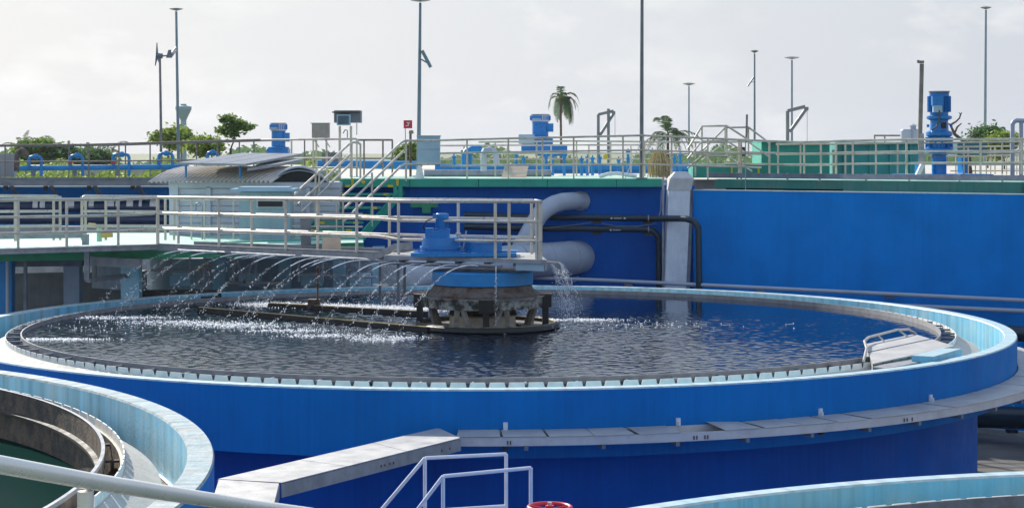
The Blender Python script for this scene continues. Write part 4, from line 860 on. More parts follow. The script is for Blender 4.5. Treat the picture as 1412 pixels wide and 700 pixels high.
# ------------------------------------------------------------------ green staircase
st = thing('staircase', 'green steel staircase with yellow-marked treads rising to the slab', 'staircase', P(470, 330, 45))
tops = [(472, 547, 256.5, 46.9), (463, 541, 268, 46.6), (453, 533, 277, 46.3), (443, 525, 286.5, 46.0), (441, 511, 297, 45.7), (436, 500, 307, 45.4), (425, 490, 317.5, 45.1), (417, 478, 328, 44.8)]
for k, (x0_, x1_, y_, d) in enumerate(tops):
    a, b = P(x0_, y_, d), P(x1_, y_, d)
    MB().box(((a.x+b.x)/2, d+.13, a.z), (b.x-a.x, .26, .055)).build('tread', GREEN, st)
    for xx in (a.x+.14, b.x-.16): MB().box((xx, d-.008, a.z), (.13, .02, .058)).build('yellow_mark', YEL, st)
for (a, b) in (((553, 262, 47.05), (486, 338, 44.8)), ((470, 262, 47.05), (408, 338, 44.8))):
    A_, B_ = P(*a), P(*b); MB().beam(A_+Vector((.04, .1, 0)), B_+Vector((.04, .1, 0)), .05, .24).build('stringer', GREEN, st)
for px, y0_, y1_, d in ((545, 256, 276, 46.95), (552, 256, 274, 46.98), (535, 268, 284, 46.6), (513, 289, 305, 45.9), (488, 318, 332, 45.0)): MB().beam(P(px, y0_, d-.04), P(px, y1_, d-.04), .10, .04).build('riser_post', GREEN, st)
lb = MB().box(P(585, 283, 47.2), (.7, .12, .10)).box(P(588, 288, 47.2), (.22, .14, .2)); single(lb, 'bracket_beam', GREENB, 'bright green bracket beam fixed on the dark wall right of the stairs', 'bracket', P(585, 283, 47.2))
for px in (486, 548): MB().box(P(px, 251.5, 46.96), (.06, .03, .20)).build('yellow_mark', YEL, mid)
MB().tube([P(501, 251, 46.97), P(501, 251, 46.9)], .05, 12).build('round_fitting', YEL, mid)
def diag(label, lines, posts, group):
    t = thing('handrail', label, 'handrail', P(*lines[0][0]), group)
    for l_ in lines: MB().tube([P(*p) for p in l_], .030, 10).build('rail', STEEL, t)
    for (px, a, b, d) in posts: MB().tube([P(px, a, d), P(px, b, d)], .026, 10).build('post', STEEL, t)
diag('stair handrail on the right side of the green staircase', [[(607, 194, 47.0), (559, 194, 47), (553, 197, 46.9), (473, 271, 44.4)], [(557, 208, 47), (473, 289, 44.4)], [(607, 226, 47), (559, 226.5, 47), (553, 229, 46.9), (473, 306, 44.4)]],
     [(560, 194, 250, 47), (513, 238, 312, 45.6), (473, 271, 330, 44.4)], 'stair handrails')
diag('stair handrail on the left side of the green staircase', [[(497, 199, 47.2), (493, 196.5, 47.2), (486, 196.5, 47.2), (480, 200, 47.0), (404, 270, 44.4)], [(484, 212, 47), (411, 282, 44.4)], [(484, 226, 47), (415, 292, 44.4)]],
     [(497, 198, 248, 47.2), (485, 197, 248, 47.2), (435, 238, 312, 45.4), (440, 236, 312, 45.4), (405, 270, 330, 44.4)], 'stair handrails')

# ------------------------------------------------------------------ deck tops and equipment behind
dk = MB().prism([(P(470, 0, 51).x, 51), (P(1900, 0, 51).x, 51), (60, 105), (-40, 105), (P(470, 0, 75).x, 75)], H(1.3), H(.80)).build('far_deck', CONCL); tag(dk, kind='structure')

def agitator(name_label, px, ytop, ybot, d, wpx, s_=1, full=True):
    k = mpp(d); t = thing('agitator', name_label, 'motor', P(px, ybot, d)); X = P(px, 0, d).x; Z = lambda py: P(0, py, d).z; h = ybot-ytop; w2_ = wpx*k/2
    zt = lambda f: Z(ytop+h*f)
    MB().lathe([(w2_*.62, zt(.28)), (w2_*.68, zt(.02)), (w2_*.62, zt(.01)), (0, zt(.01))], X, d, 40).build('motor_shell', MOTB, t)
    fin = MB().box((0, 0, 0), (w2_*.16, .012, (zt(.05)-zt(.24)))).mesh('cooling_fin', MOTB)
    for i in range(26):
        a = 2*PI*i/26; inst('cooling_fin', fin, t, (X+w2_*.72*math.cos(a), d+w2_*.72*math.sin(a), (zt(.05)+zt(.24))/2), a)
    MB().lathe([(w2_*.70, zt(.01)), (w2_*.74, zt(-.01)), (0, zt(-.012))], X, d, 32).build('fan_cover', GREY, t)
    MB().box((X-w2_*.3, d-w2_*.75, zt(.11)), (w2_*.75, w2_*.4, h*k*.11)).build('terminal_box', MOTB, t)
    MB().box((X-w2_*.3, d-w2_*.78, zt(.20)), (w2_*.62, w2_*.3, h*k*.09)).build('control_box', CABB, t)
    if full:
        MB().lathe([(w2_*.66, zt(.28)), (w2_*.86, zt(.29)), (w2_*.86, zt(.32)), (w2_*.6, zt(.34)), (w2_*.64, zt(.46)), (w2_*.9, zt(.48)), (w2_*.9, zt(.52)), (w2_*.72, zt(.54)), (w2_*.72, zt(.66)), (w2_*1.0, zt(.68)), (w2_*1.0, zt(.73)), (w2_*.5, zt(.75)), (w2_*.5, zt(1))], X, d, 40).build('gearbox', MOTB, t)
        for i in range(12):
            a = 2*PI*i/12
            MB().box((X+w2_*.80*math.cos(a), d+w2_*.80*math.sin(a), zt(.60)), (w2_*.3, .02, h*k*.12), a).build('rib', MOTB, t)
            MB().tube([(X+w2_*.92*math.cos(a), d+w2_*.92*math.sin(a), zt(.67)), (X+w2_*.92*math.cos(a), d+w2_*.92*math.sin(a), zt(.64))], .018, 6).build('bolt', MOTB, t)
        for sx in (-1, 1): MB().lathe([(.0, zt(.385)), (.035, zt(.39)), (.035, zt(.42)), (0, zt(.425))], X+sx*w2_*.8, d-.05, 12).build('lifting_eye', MOTB, t)
        MB().box((X+w2_*.15, d-w2_*.62, zt(.40)), (w2_*.35, .06, h*k*.07)).build('inspection_cover', BLACK, t)
        MB().tube([(X-w2_*.2, d-w2_*.9, zt(.22)), (X-w2_*.2, d-w2_*.95, zt(.32)), (X-w2_*.4, d-w2_*.95, zt(.42)), (X-w2_*.75, d-w2_*.9, zt(.46))], .022, 8).build('cable', RUSTM, t)
        MB().box((X+.1, d+.1, zt(1)), (2.3, 1.3, .08)).box((X-.5, d, zt(.93)), (.12, .6, .3)).box((X+.6, d, zt(.88)), (.12, .6, .4)).build('base_frame', MOTB, t)
    else:
        MB().box((X, d, Z(ybot+4)), (w2_*1.9, w2_*1.6, 8*k)).build('base_box', MOTB, t)
        MB().lathe([(w2_*.95, Z(ybot)), (w2_*.95, Z(ybot-2)), (w2_*.62, Z(ybot-3)), (w2_*.62, zt(.28))], X, d, 32).build('motor_body', MOTB, t)
        MB().lathe([(w2_*.72, zt(.30)), (w2_*.74, zt(.02)), (w2_*.5, zt(0)), (0, zt(0))], X, d, 32).build('white_cap', SIDING, t)
        MB().box((X+w2_*.75, d-.05, Z(ybot-h*.45)), (w2_*.5, w2_*.6, h*k*.35)).build('terminal_box', MOTB, t)
    return t
agitator('tall glossy blue vertical agitator motor with ribbed gearbox above the azure wall', 1295, 127, 242, 47.0, 40)
agitator('distant blue vertical motor left of the grey cabinets', 384, 170, 205, 56, 31, full=False)
agitator('blue vertical motor with white fan cap near the leaning palm', 745, 158, 191, 60, 36, full=False)
t = thing('control_cabinet', 'boxy grey-and-blue equipment housing beneath the capped blue motor', 'cabinet', P(745, 215, 58))
MB().box(P(735, 201, 58.5), (.75, .7, .5)).box(P(760, 208, 58), (1.0, .7, .32)).build('body', MOTB, t)
MB().box(P(726, 192, 58.3), (.5, .5, .3)).build('side_box', CABB, t)
# rows of blue valves and pipe on the deck
vr = []
def valve(label, px, ytop, ybot, d, group='blue valves on the pump deck'):
    t = thing('pipe_valve', label, 'valve', P(px, ybot, d), group); k = mpp(d)
    MB().tube([P(px, ybot, d), P(px, ytop+4, d)], 2.1*k, 12).build('body', PIPEB, t)
    MB().tube([P(px, ytop+6, d), P(px, ytop+3, d)], 3.2*k, 12).build('flange', PIPEB, t); MB().tube([P(px, ytop+13, d), P(px, ytop+15, d)], 3.0*k, 12).build('flange', PIPEB, t)
    MB().tube([P(px, ytop+4, d), P(px, ytop, d)], 1.0*k, 8).build('stem', PIPEB, t)
    return t
for i, (px, y0_) in enumerate(((626, 212), (649, 205), (712, 210), (722, 214), (753, 212), (762, 213), (778, 212), (802, 215), (810, 213), (817, 214), (827, 213), (853, 216), (866, 205), (930, 214), (938, 210))):
    valve(('blue upright valve on the pump deck, %s from the left' % ordn[i]), px, y0_, 242, 52+(i % 3)*1.5)
dpipe('long blue pipe running low across the pump deck', [P(600, 233, 56), P(950, 232, 56)], .16, (), PIPEB)
dpipe('second blue pipe of the pump deck left of the blue cabinet', [P(440, 226, 56), P(575, 228, 55)], .13, (), PIPEB)
dpipe('short blue pipe elbow right of the wind pole', [P(641, 240, 53.5), P(641, 214, 53.5), P(644, 209, 53.5), P(652, 206, 53.5), P(664, 206, 53.5)], .11, (), PIPEB)
dpipe('grey low duct lying on the slab behind the railing', [P(585, 240, 50.5), P(760, 240, 50.5)], .12, (), GREY)
mv = thing('vent_cowl', 'round pale mushroom vent pipe with two downturned legs on the slab', 'vent', P(672, 228, 49.5))
MB().tube([P(667, 236, 49.5), P(667, 214, 49.5), P(669, 208, 49.5), P(675, 206, 49.5), P(681, 208, 49.5), P(684, 214, 49.5), P(685, 228, 49.5)], .085, 14).build('bend', SIDING, mv)
MB().lathe([(0, P(0, 203, 49.5).z), (.12, P(0, 204, 49.5).z), (.17, P(0, 209, 49.5).z), (.15, P(0, 212, 49.5).z)], P(672, 0, 49.5).x, 49.5, 20).build('cowl', PIPEG, mv)
dc = thing('dry_branch_box', 'pale beige open box lying on the slab behind the railing', 'box', P(710, 244, 48.4))
a = P(710, 237, 48.4); MB().hull([P(691, 246, 48.2), P(725, 246, 48.2), P(729, 228, 48.8), P(696, 228, 48.8)], [v+Vector((0, .5, 0)) for v in (P(691, 246, 48.2), P(725, 246, 48.2), P(729, 228, 48.8), P(696, 228, 48.8))]).build('body', BEIGE, dc)
MB().beam(P(691, 239, 48.15), P(727, 239, 48.3), .02, .03).build('edge_strip', CONCL, dc)
yd = single(MB().tube([P(835, 216, 48.9), P(835, 216, 48.95)+Vector((0, .02, 0))], .066, 20), 'round_sign', YEL, 'small round yellow disc fixed to the slab railing', 'sign', P(835, 216, 48.9))
wd_ = single(MB().tube([P(826, 243.5, 48.2), P(838, 240, 48.2), P(850, 239, 48.2), P(878, 243, 48.2)], .05, 8), 'hose', WHITE, 'white hose lying on the slab edge left of the tall pole', 'hose', P(826, 243, 48.2))
# light blue cabinet
lc = thing('control_cabinet', 'light blue steel cabinet on a white foot at the slab edge by the lamp pole', 'cabinet', P(591, 246, 47.6))
MB().box((P(591, 0, 47.6).x, 47.8, (P(0, 188, 47.6).z+P(0, 226, 47.6).z)/2), (.58, .4, .70)).build('body', CABB, lc)
MB().box((P(591, 0, 47.6).x, 47.8, P(0, 187.5, 47.6).z), (.62, .46, .03)).build('lid', CABB, lc)
MB().beam(P(577, 206, 47.35), P(607, 206, 47.35), .012, .02).build('seam', GREY, lc)
MB().hull([P(572, 246, 47.5), P(585, 246, 47.5), P(585, 246, 47.8), P(572, 246, 47.8)], [P(576, 228, 47.5), P(581, 228, 47.5), P(581, 228, 47.8), P(576, 228, 47.8)]).build('foot', WHITE, lc)
# sign
sg = thing('notice_sign', 'small red square sign with white mark on a thin pole', 'sign', P(559, 246, 50))
MB().tube([P(559, 246, 50), P(559, 176, 50)], .012, 8).build('pole', GREY, sg); MB().box(P(562.5, 171.5, 50), (.235, .02, .22)).build('plate', RED, sg)
MB().box(P(563, 171.3, 49.98), (.03, .01, .09)).box(P(563, 169.2, 49.98), (.10, .01, .02)).box(P(561, 173.5, 49.98), (.07, .01, .02)).build('mark', WHITE, sg)
ph = thing('valve_post', 'rusty valve post with small head right of the red sign', 'valve', P(566, 246, 50.5))
MB().tube([P(566, 246, 50.5), P(566, 184, 50.5)], .035, 8).build('post', RUSTM, ph); MB().lathe([(0, P(0, 179, 50.5).z), (.06, P(0, 180, 50.5).z), (.07, P(0, 184, 50.5).z), (0, P(0, 185, 50.5).z)], P(567, 0, 50.5).x, 50.5, 12).build('head', POLEB, ph)
# cabinets on stands
cb = thing('control_cabinet', 'weathered tan steel cabinet with flat lid on a slim stand', 'cabinet', P(442, 240, 52))
MB().box(P(442.5, 180.5, 52), (.48, .34, .40)).build('body', mat('tan_steel', (.34, .32, .28), (.26, .24, .21), .5, .2, nscale=3), cb); MB().box(P(442, 170, 52), (.53, .38, .02)).build('lid', GREY, cb)
for px in (436, 450): MB().tube([P(px, 190, 52), P(px+1, 246, 52)], .028, 8).build('leg', RAILG, cb)
for a, b in (((432, 191), (440, 203)), ((447, 191), (455, 203))): MB().beam(P(*a, 52), P(*b, 52), .03, .03).build('brace', RAILG, cb)
tv = thing('display_panel', 'dark hooded instrument box with blue screen on two posts', 'instrument', P(480, 240, 51))
MB().box(P(480, 161, 51.2), (.74, .5, .34)).build('hood', GREYD, tv); MB().box(P(478, 155, 51.1), (.76, .62, .03)).build('lid', mat('dark_brown_lid', (.05, .045, .045), None, .6), tv)
MB().box(P(474, 165.5, 50.85), (.38, .12, .30)).build('housing', CABB, tv); MB().box(P(473.5, 165.5, 50.78), (.30, .03, .23)).build('screen', SCR, tv)
for px in (468.5, 484): MB().tube([P(px, 174, 51), P(px, 244, 51)], .034, 8).build('leg', RAILG, tv)
MB().tube([P(479, 190, 50.9), P(479, 180, 50.9), P(476, 179, 50.9), P(473, 184, 50.9)], .015, 8).build('cable', GREYD, tv); MB().tube([P(492, 170, 51), P(492, 186, 51)], .012, 6).build('rod', GREYD, tv)
single(MB().box(P(458, 217, 53), (.55, .4, .28)), 'junction_box', GREYD, 'dark grey box low behind the cabinet stands', 'box', P(458, 221, 53))
# davit hoists
def davit(label, pts, posts, d, r=.05):
    t = thing('davit_hoist', label, 'hoist', P(posts[0], 200, d), 'davit hoists on the decks')
    for (a, b) in pts: MB().tube([P(*a, d), P(*b, d)], r, 8).build('arm', POLEG, t)
    return t
t = davit('dark davit hoist with short arm right of the leaning palm', [((825, 225), (825, 158)), ((825, 158), (846, 153)), ((839, 225), (839, 150)), ((827, 187), (846, 157))], (825,), 62)
MB().box(P(846, 155.5, 62), (.12, .1, .10)).build('sheave', GREYD, t); MB().tube([P(848, 157, 62), P(848, 190, 62)], .008, 5).build('rope', GREYD, t)
t = davit('dark davit hoist with hanging rope beside the round-topped lamp', [((1086, 225), (1086, 153)), ((1086, 153), (1110, 147)), ((1112, 150), (1089, 182))], (1086,), 62, .06)
MB().box(P(1112, 150, 62), (.13, .1, .12)).build('sheave', GREYD, t); MB().tube([P(1113, 152, 62), P(1113, 196, 62)], .008, 5).build('rope', GREYD, t)
for px, y0_ in ((1093, 214), (1040, 0)):
    pass
# green box units
gx_ = thing('green_container', 'tall bright green box unit behind the right railing', 'container', P(1095, 245, 51))
MB().box((P(1097, 0, 51).x, 52.0, (P(0, 196, 51).z+P(0, 245, 51).z)/2), (94*mpp(51), 2, 49*mpp(51))).build('body', GREEN, gx_)
MB().box((P(1098, 0, 51).x+.03, 51.9, P(0, 195.6, 51).z), (100*mpp(51), 2.1, .035)).build('lid', TEAL, gx_)
gx2 = thing('green_container', 'longer teal tank unit right of the bright green box', 'container', P(1220, 245, 52))
MB().box((P(1211, 0, 52).x, 53.0, (P(0, 198, 52).z+P(0, 245, 52).z)/2), (118*mpp(52), 2, 47*mpp(52))).build('body', TEAL, gx2)
for px in (1164, 1176, 1200, 1228, 1256): MB().box(P(px, 221, 51.95), (.05, .06, .94)).build('rib', TEAL, gx2)
MB().box((P(1211, 0, 52).x, 52.9, P(0, 196.8, 52).z), (122*mpp(52), 2.2, .045)).build('lid', MINT, gx2)
gx3 = single(MB().box(P(1335, 205, 56), (.9, 1, .42)), 'green_container', mat('dark_teal_paint', (.02, .12, .15), None, .5), 'small dark teal box right of the tall blue agitator', 'container', P(1335, 214, 56))
gx4 = single(MB().prism([(P(955, 0, 50.3).x, 50.2), (P(1050, 0, 50.3).x, 50.2), (P(1050, 0, 50.3).x, 51.5), (P(955, 0, 50.3).x, 51.5)], P(0, 245, 50.2).z, P(0, 226, 50.2).z), 'green_channel', GREEN, 'low green channel wall with yellow stripes under the crossover', 'channel', P(1000, 245, 50.2))
for k, px in enumerate((1009, 1022, 1046)): single(MB().box(P(px, 236, 50.1), (.045, .05, .2)), 'marker', YEL, ('left', 'middle', 'right')[k]+' yellow marker on the low green channel wall', 'marker', P(px, 240, 50.1))
hk = single(MB().box(P(1024.5, 209, 49), (.10, .1, .24)).box(P(1022, 202, 49), (.05, .05, .08)), 'hoist_block', BLACK, 'small black hoist block hanging at the crossover rails', 'hoist', P(1024, 214, 49))
single(MB().tube([P(1028, 262, 46.4), P(1028, 196, 46.6)], .014, 6), 'thin_rod', GREY, 'thin rod standing against the slab below the crossover', 'rod', P(1028, 262, 46.4))
single(MB().tube([P(1029, 196, 49), P(1030, 158, 49)], .03, 8), 'short_mast', POLEB, 'short brown mast beside the crossover rails', 'mast', P(1029, 196, 49))
ct = thing('silver_tank', 'small silver tank with conical cap behind the teal unit', 'tank', P(1256, 195, 58))
for px, r_ in ((1250, .19), (1263, .19)): MB().lathe([(r_, P(0, 200, 58).z), (r_, P(0, 180, 58).z), (r_*.9, P(0, 178.5, 58).z), (0, P(0, 178, 58).z)], P(px, 0, 58).x, 58, 24).build('shell', PIPEG, ct)
MB().lathe([(.10, P(0, 180, 58).z), (.09, P(0, 174, 58).z), (.15, P(0, 173.5, 58).z), (.0, P(0, 170.5, 58).z)], P(1259, 0, 58).x, 58, 20).build('cap', PIPEG, ct)
pp_ = thing('goalpost_pipe', 'grey pipe goalpost frame at the far right edge', 'pipe', P(1400, 240, 50))
MB().tube([P(1396, 242, 50), P(1396, 172, 50), P(1398, 168, 50), P(1402, 166, 50), P(1440, 168, 50)], .065, 12).build('pipe', PIPEG, pp_); MB().tube([P(1408, 242, 50), P(1408, 169, 50)], .06, 12).build('pipe', PIPEG, pp_)
# concrete clad post base by the tall mast
tb = thing('camera_mast', 'brown-grey mast with small bracket rising from a tapered concrete base', 'mast', P(1270, 246, 45.4))
MB().tube([P(1272, 240, 45.6), P(1268.5, 192, 45.6), P(1271, 88, 45.6)], .055, 10).build('pole', POLEB, tb)
MB().tube([P(1266, 85.5, 45.6), P(1274, 85.5, 45.6)], .035, 8).tube([P(1266, 87, 45.6), P(1266, 83, 45.6)], .03, 8).build('bracket', POLEB, tb)
MB().hull([P(1265, 245, 45.4), P(1276, 245, 45.4), P(1276, 245, 45.8), P(1265, 245, 45.8)], [P(1268, 184, 45.4), P(1274, 184, 45.4), P(1274, 184, 45.8), P(1268, 184, 45.8)]).build('base', GREY, tb)
MB().beam(P(1263, 246, 45.2), P(1272, 227, 45.2), .14, .10).build('white_board', WHITE, tb)

# ------------------------------------------------------------------ straw bundle and palms
def straw(label, px, ytop, ybot, d, hw, nstr, seed):
    rn = random.Random(seed); t = thing('dry_palm_skirt', label, 'dry leaves', P(px, ybot, d)); b = MB(); k = mpp(d)
    for i in range(nstr):
        a = rn.uniform(-1, 1); y = rn.uniform(0, .6); y0_ = rn.uniform(ytop, ytop+9); y1_ = rn.uniform(ybot-14, ybot)
        x0_ = px+a*hw*.45; x1_ = px+a*hw*rn.uniform(.7, 1.05)
        p0, p1, p2 = P(x0_, y0_, d+y), P(lerp(x0_, x1_, .8), lerp(y0_, y1_, .45), d+y), P(x1_, y1_, d+y); w_ = Vector((rn.uniform(.008, .02), rn.uniform(-.01, .01), 0))
        b.add([p0-w_, p0+w_, p1+w_, p1-w_], [(0, 1, 2, 3)]); b.add([p1-w_, p1+w_, p2+w_*.3, p2-w_*.3], [(0, 1, 2, 3)])
    tag(b.build('leaf_strands', STRAW, t), kind='stuff'); return t
straw('bundle of drooping dry straw leaves behind the deck railing', 909, 208, 247, 48.5, 17, 420, 3)
def frond(b, base, az, el, L_, droop, rn, wleaf=.5, narrow=1):
    p = Vector(base); d = Vector((math.cos(az)*math.cos(el), math.sin(az)*math.cos(el), math.sin(el))); prev = p; N = 16; st_ = L_/N
    for i in range(N):
        d = (d+Vector((0, 0, -droop*(.4+i/N)))).normalized(); q = prev+d*st_
        side = d.cross(Vector((0, 0, 1))).normalized(); w0 = .025*L_/3*(1-i/N)+.006
        b.add([prev-side*w0, prev+side*w0, q+side*w0*.8, q-side*w0*.8], [(0, 1, 2, 3)])
        if i > 1:
            ll = wleaf*math.sin(PI*min(1, (i+1)/N*.93+.05))**.6*L_/3*narrow
            for sgn in (-1, 1):
                for j in range(2):
                    o = prev.lerp(q, (j+.5)/2); dv = (side*sgn*rn.uniform(.6, 1)+d*.7+Vector((0, 0, -rn.uniform(.15, .8)))).normalized(); e = o+dv*ll*rn.uniform(.8, 1.1); ww = d*.028*L_/3
                    m_ = o.lerp(e, .5)+Vector((0, 0, .03)); b.add([o-ww, o+ww, m_+ww*1.2, e, m_-ww*1.2], [(0, 1, 2, 3, 4)])
        prev = q
def palm(label, px, ycrown, ybase, d, L_, nf, seed, lean=0, wind=None, mtl=None, droop=1, elr=(-.5, 1.25), wide=1):
    rn = random.Random(seed); base = P(px+lean, ybase, d); base.z = min(base.z, 0) if d > 70 else base.z; top = P(px, ycrown, d)
    t = thing('palm_tree', label, 'palm', base); k = 8; pts = []
    for i in range(k+1):
        s = i/k; q = base.lerp(top, s); q.x += -(lean*mpp(d))*.35*math.sin(PI*s)*.6; pts.append(q)
    MB().tube(pts, [lerp(.16, .10, i/k)*L_/3 for i in range(k+1)], 8).build('trunk', BARK, t)
    for i in range(nf):
        az = rn.uniform(0, 2*PI) if wind is None else rn.gauss(wind, 1.35); el = rn.uniform(*elr); b = MB()
        frond(b, top, az, el, L_*rn.uniform(.75, 1.1), rn.uniform(.08, .2)*droop, rn, narrow=wide); b.build('frond', mtl or PALM, t)
    return t
palm('tall windblown coconut palm leaning over the middle deck', 773, 137, 192, 85, 1.5, 22, 4, lean=7, droop=3.4, elr=(.3, 1.5), wide=1.35, wind=.3)
palm('short palm crown rising behind the right of the slab railing', 921, 186, 212, 90, 1.9, 20, 8, lean=0, droop=1.4, elr=(0, 1.4), wide=1.2)
palm('leftmost small distant palm above the bushes', 31, 204, 240, 170, 2.4, 12, 12)
palm('small dark palm right of the leftmost bush', 78, 201, 240, 170, 2.2, 12, 13)
palm('distant palm between two pipe bends', 127, 212, 240, 170, 2.2, 12, 14)
palm('distant wide palm right of centre between the blue bends', 151, 212, 240, 175, 2.6, 14, 15)

# ------------------------------------------------------------------ trees
def tree(label, px, ytop, ybase, d, hw, seed, dens=1, m=LEAF, branchy=True, limbs=6, leaf=.11, clump=.35, cat='tree', name='broadleaf_tree', root0=True):
    rn = random.Random(seed); k = mpp(d); base = P(px, ybase, d)
    if root0: base.z = 0
    top = P(px, ytop, d); t = thing(name, label, cat, base); Hh = top.z-P(px, ybase, d).z; W_ = hw*k; org = P(px, ybase, d)
    tips = []; b = MB()
    b.tube([base, org], [.16*Hh/4, .13*Hh/4], 8)
    def grow(p, d0, L_, r, lv):
        pts = [p]; q = p; dd = d0
        for i in range(4):
            dd = (dd+Vector((rn.gauss(0, .22), rn.gauss(0, .22), rn.gauss(.04, .15)))).normalized(); q = q+dd*L_/4; pts.append(q)
            if lv > 0 and i > 0: tips.append((q, lv))
        b.tube(pts, [r*(1-.15*i) for i in range(5)], 6, False)
        if lv < 3:
            for _ in range(3 if lv else limbs):
                s = rn.uniform(.35, 1); o = pts[min(4, 1+int(s*3.99))]
                az = rn.uniform(0, 2*PI); nd = (dd*.55+Vector((math.cos(az)*W_/Hh*2.0, math.sin(az)*W_/Hh*1.6, rn.uniform(.1, .7)))).normalized(); grow(o, nd, L_*rn.uniform(.5, .72), r*.5, lv+1)
    grow(org, Vector((rn.gauss(0, .08), 0, 1)), Hh*.5, .10*Hh/4, 0)
    b.build('trunk', BARK, t)
    xs_ = max(abs(q.x-org.x) for q, _ in tips)+1e-6; zs_ = max(q.z-org.z for q, _ in tips)
    c = MB()
    for q, lv in tips:
        if lv < 2 and rn.random() < .6: continue
        for _ in range(int(26*dens)):
            o = q+Vector((rn.gauss(0, clump*.5), rn.gauss(0, clump*.5), rn.gauss(0, clump*.32))); s = leaf*rn.uniform(.6, 1.3)
            a = Vector((rn.gauss(0, 1), rn.gauss(0, 1), rn.gauss(0, .6))).normalized(); e = a.cross(Vector((rn.gauss(0, 1), rn.gauss(0, 1), rn.gauss(0, 1)))).normalized()
            c.add([o-a*s, o+e*s*.5, o+a*s, o-e*s*.5], [(0, 1, 2, 3)])
    o = c.build('crown', m, t); tag(o, kind='stuff'); return t
tree('open-branched leafy tree standing left of the far blue motor', 318, 152, 206, 78, 46, 21, .38, LEAF, leaf=.095, clump=.22)
tree('bushy green tree between the wind mast and the water tower', 232, 166, 215, 90, 34, 22, 1.1, LEAFY, leaf=.11, clump=.42)
tree('low spreading yellow-green tree right of the water tower', 285, 192, 218, 88, 34, 23, .9, LEAFY, leaf=.12, clump=.5)
tree('rounded dense tree at the far left behind the blue pipes', 48, 197, 236, 130, 40, 24, 2.2, LEAF, leaf=.22, clump=.9)
tree('smaller dark bush right of the rounded left tree', 82, 208, 238, 130, 24, 25, 2.0, LEAFD, leaf=.2, clump=.8)
tree('low dark tree cluster between the distant palms', 135, 214, 238, 140, 30, 26, 2.0, LEAFD, leaf=.22, clump=.9)
tree('green shrub behind the red sign', 566, 205, 225, 80, 22, 27, 1.4, LEAFY, leaf=.12, clump=.45)
tree('sparse tree top at the right behind the slim lamp pole', 1362, 172, 212, 85, 26, 28, .5, LEAFD, leaf=.10, clump=.5)
tree('yellow-green bush at the right edge beyond the railings', 1385, 186, 222, 80, 22, 29, 1.4, LEAFY, leaf=.11, clump=.45)
# dead branch
db = thing('dead_tree', 'bare brown twisted dead branch right of the tall blue agitator', 'tree', P(1325, 230, 56))
def br_(l_, r): MB().tube([P(x, y, 56) for x, y in l_], r, 7).build('branch', BARK, db)
br_([(1338, 240), (1334, 198), (1325, 192), (1316, 185), (1313, 178), (1310, 172), (1306, 170)], [.07, .06, .055, .05, .04, .03, .02]); br_([(1311, 172), (1318, 168), (1323, 163), (1326, 155)], [.035, .03, .025, .015]); br_([(1316, 184), (1320, 175), (1326, 170)], [.035, .03, .015]); br_([(1334, 197), (1340, 188), (1345, 184)], [.04, .03, .015])
br_([(1323, 164), (1324, 157), (1322, 155)], [.02, .015, .01])
# green undergrowth at left
rn = random.Random(77); b = MB()
for i in range(14000):
    px = rn.uniform(-60, 470); d = rn.uniform(72, 100); o = P(px, 0, d); o.z = H(1.15)-.2+rn.random()**1.6*(.62+.25*math.sin(px*.09)+.2*math.sin(px*.031)); s = rn.uniform(.06, .16)
    a = Vector((rn.gauss(0, 1), rn.gauss(0, 1), rn.gauss(0, .6))).normalized(); e = a.cross(Vector((rn.gauss(0, 1), rn.gauss(0, 1), 1))).normalized(); b.add([o-a*s, o+e*s*.5, o+a*s, o-e*s*.5], [(0, 1, 2, 3)])
tag(b.build('undergrowth', LEAFY), 'yellow-green undergrowth behind the far left walkway', None, None, 'stuff')
# far tree line on the horizon
b = MB()
for i in range(15000):
    px = rn.uniform(-700, 2100); d = rn.uniform(420, 700); o = P(px, 0, d); o.z = rn.random()*(4+2.2*math.sin(px*.021)+1.6*math.sin(px*.057+1)+rn.random()); s = rn.uniform(.6, 1.5)
    a = Vector((rn.gauss(0, 1), rn.gauss(0, .3), rn.gauss(0, .6))).normalized(); e = Vector((rn.gauss(0, .6), rn.gauss(0, .3), 1)).normalized(); b.add([o-a*s, o+e*s*.6, o+a*s, o-e*s*.6], [(0, 1, 2, 3)])
tag(b.build('far_woods', LEAFD), 'low hazy line of woods on the horizon', None, None, 'stuff')

# water tower
wt = thing('water_tower', 'concrete water tower tinted hazy blue-grey with funnel-shaped tank', 'tower', P(252, 250, 420)); wt.location.z = 0; wt['_o'] = tuple(wt.location)
k = mpp(420); Z = lambda y: P(0, y, 420).z; X = P(253, 0, 420).x
MB().lathe([(4.5*k, 0), (4.2*k, Z(190)), (4.0*k, Z(165))], X, 420, 24).build('shaft', TOWERM, wt)
MB().lathe([(4.0*k, Z(166)), (6.5*k, Z(160)), (11*k, Z(151)), (11*k, Z(147)), (4*k, Z(145.5)), (4*k, Z(143.5)), (0, Z(143))], X, 420, 32).build('tank_bowl', TOWERM, wt)

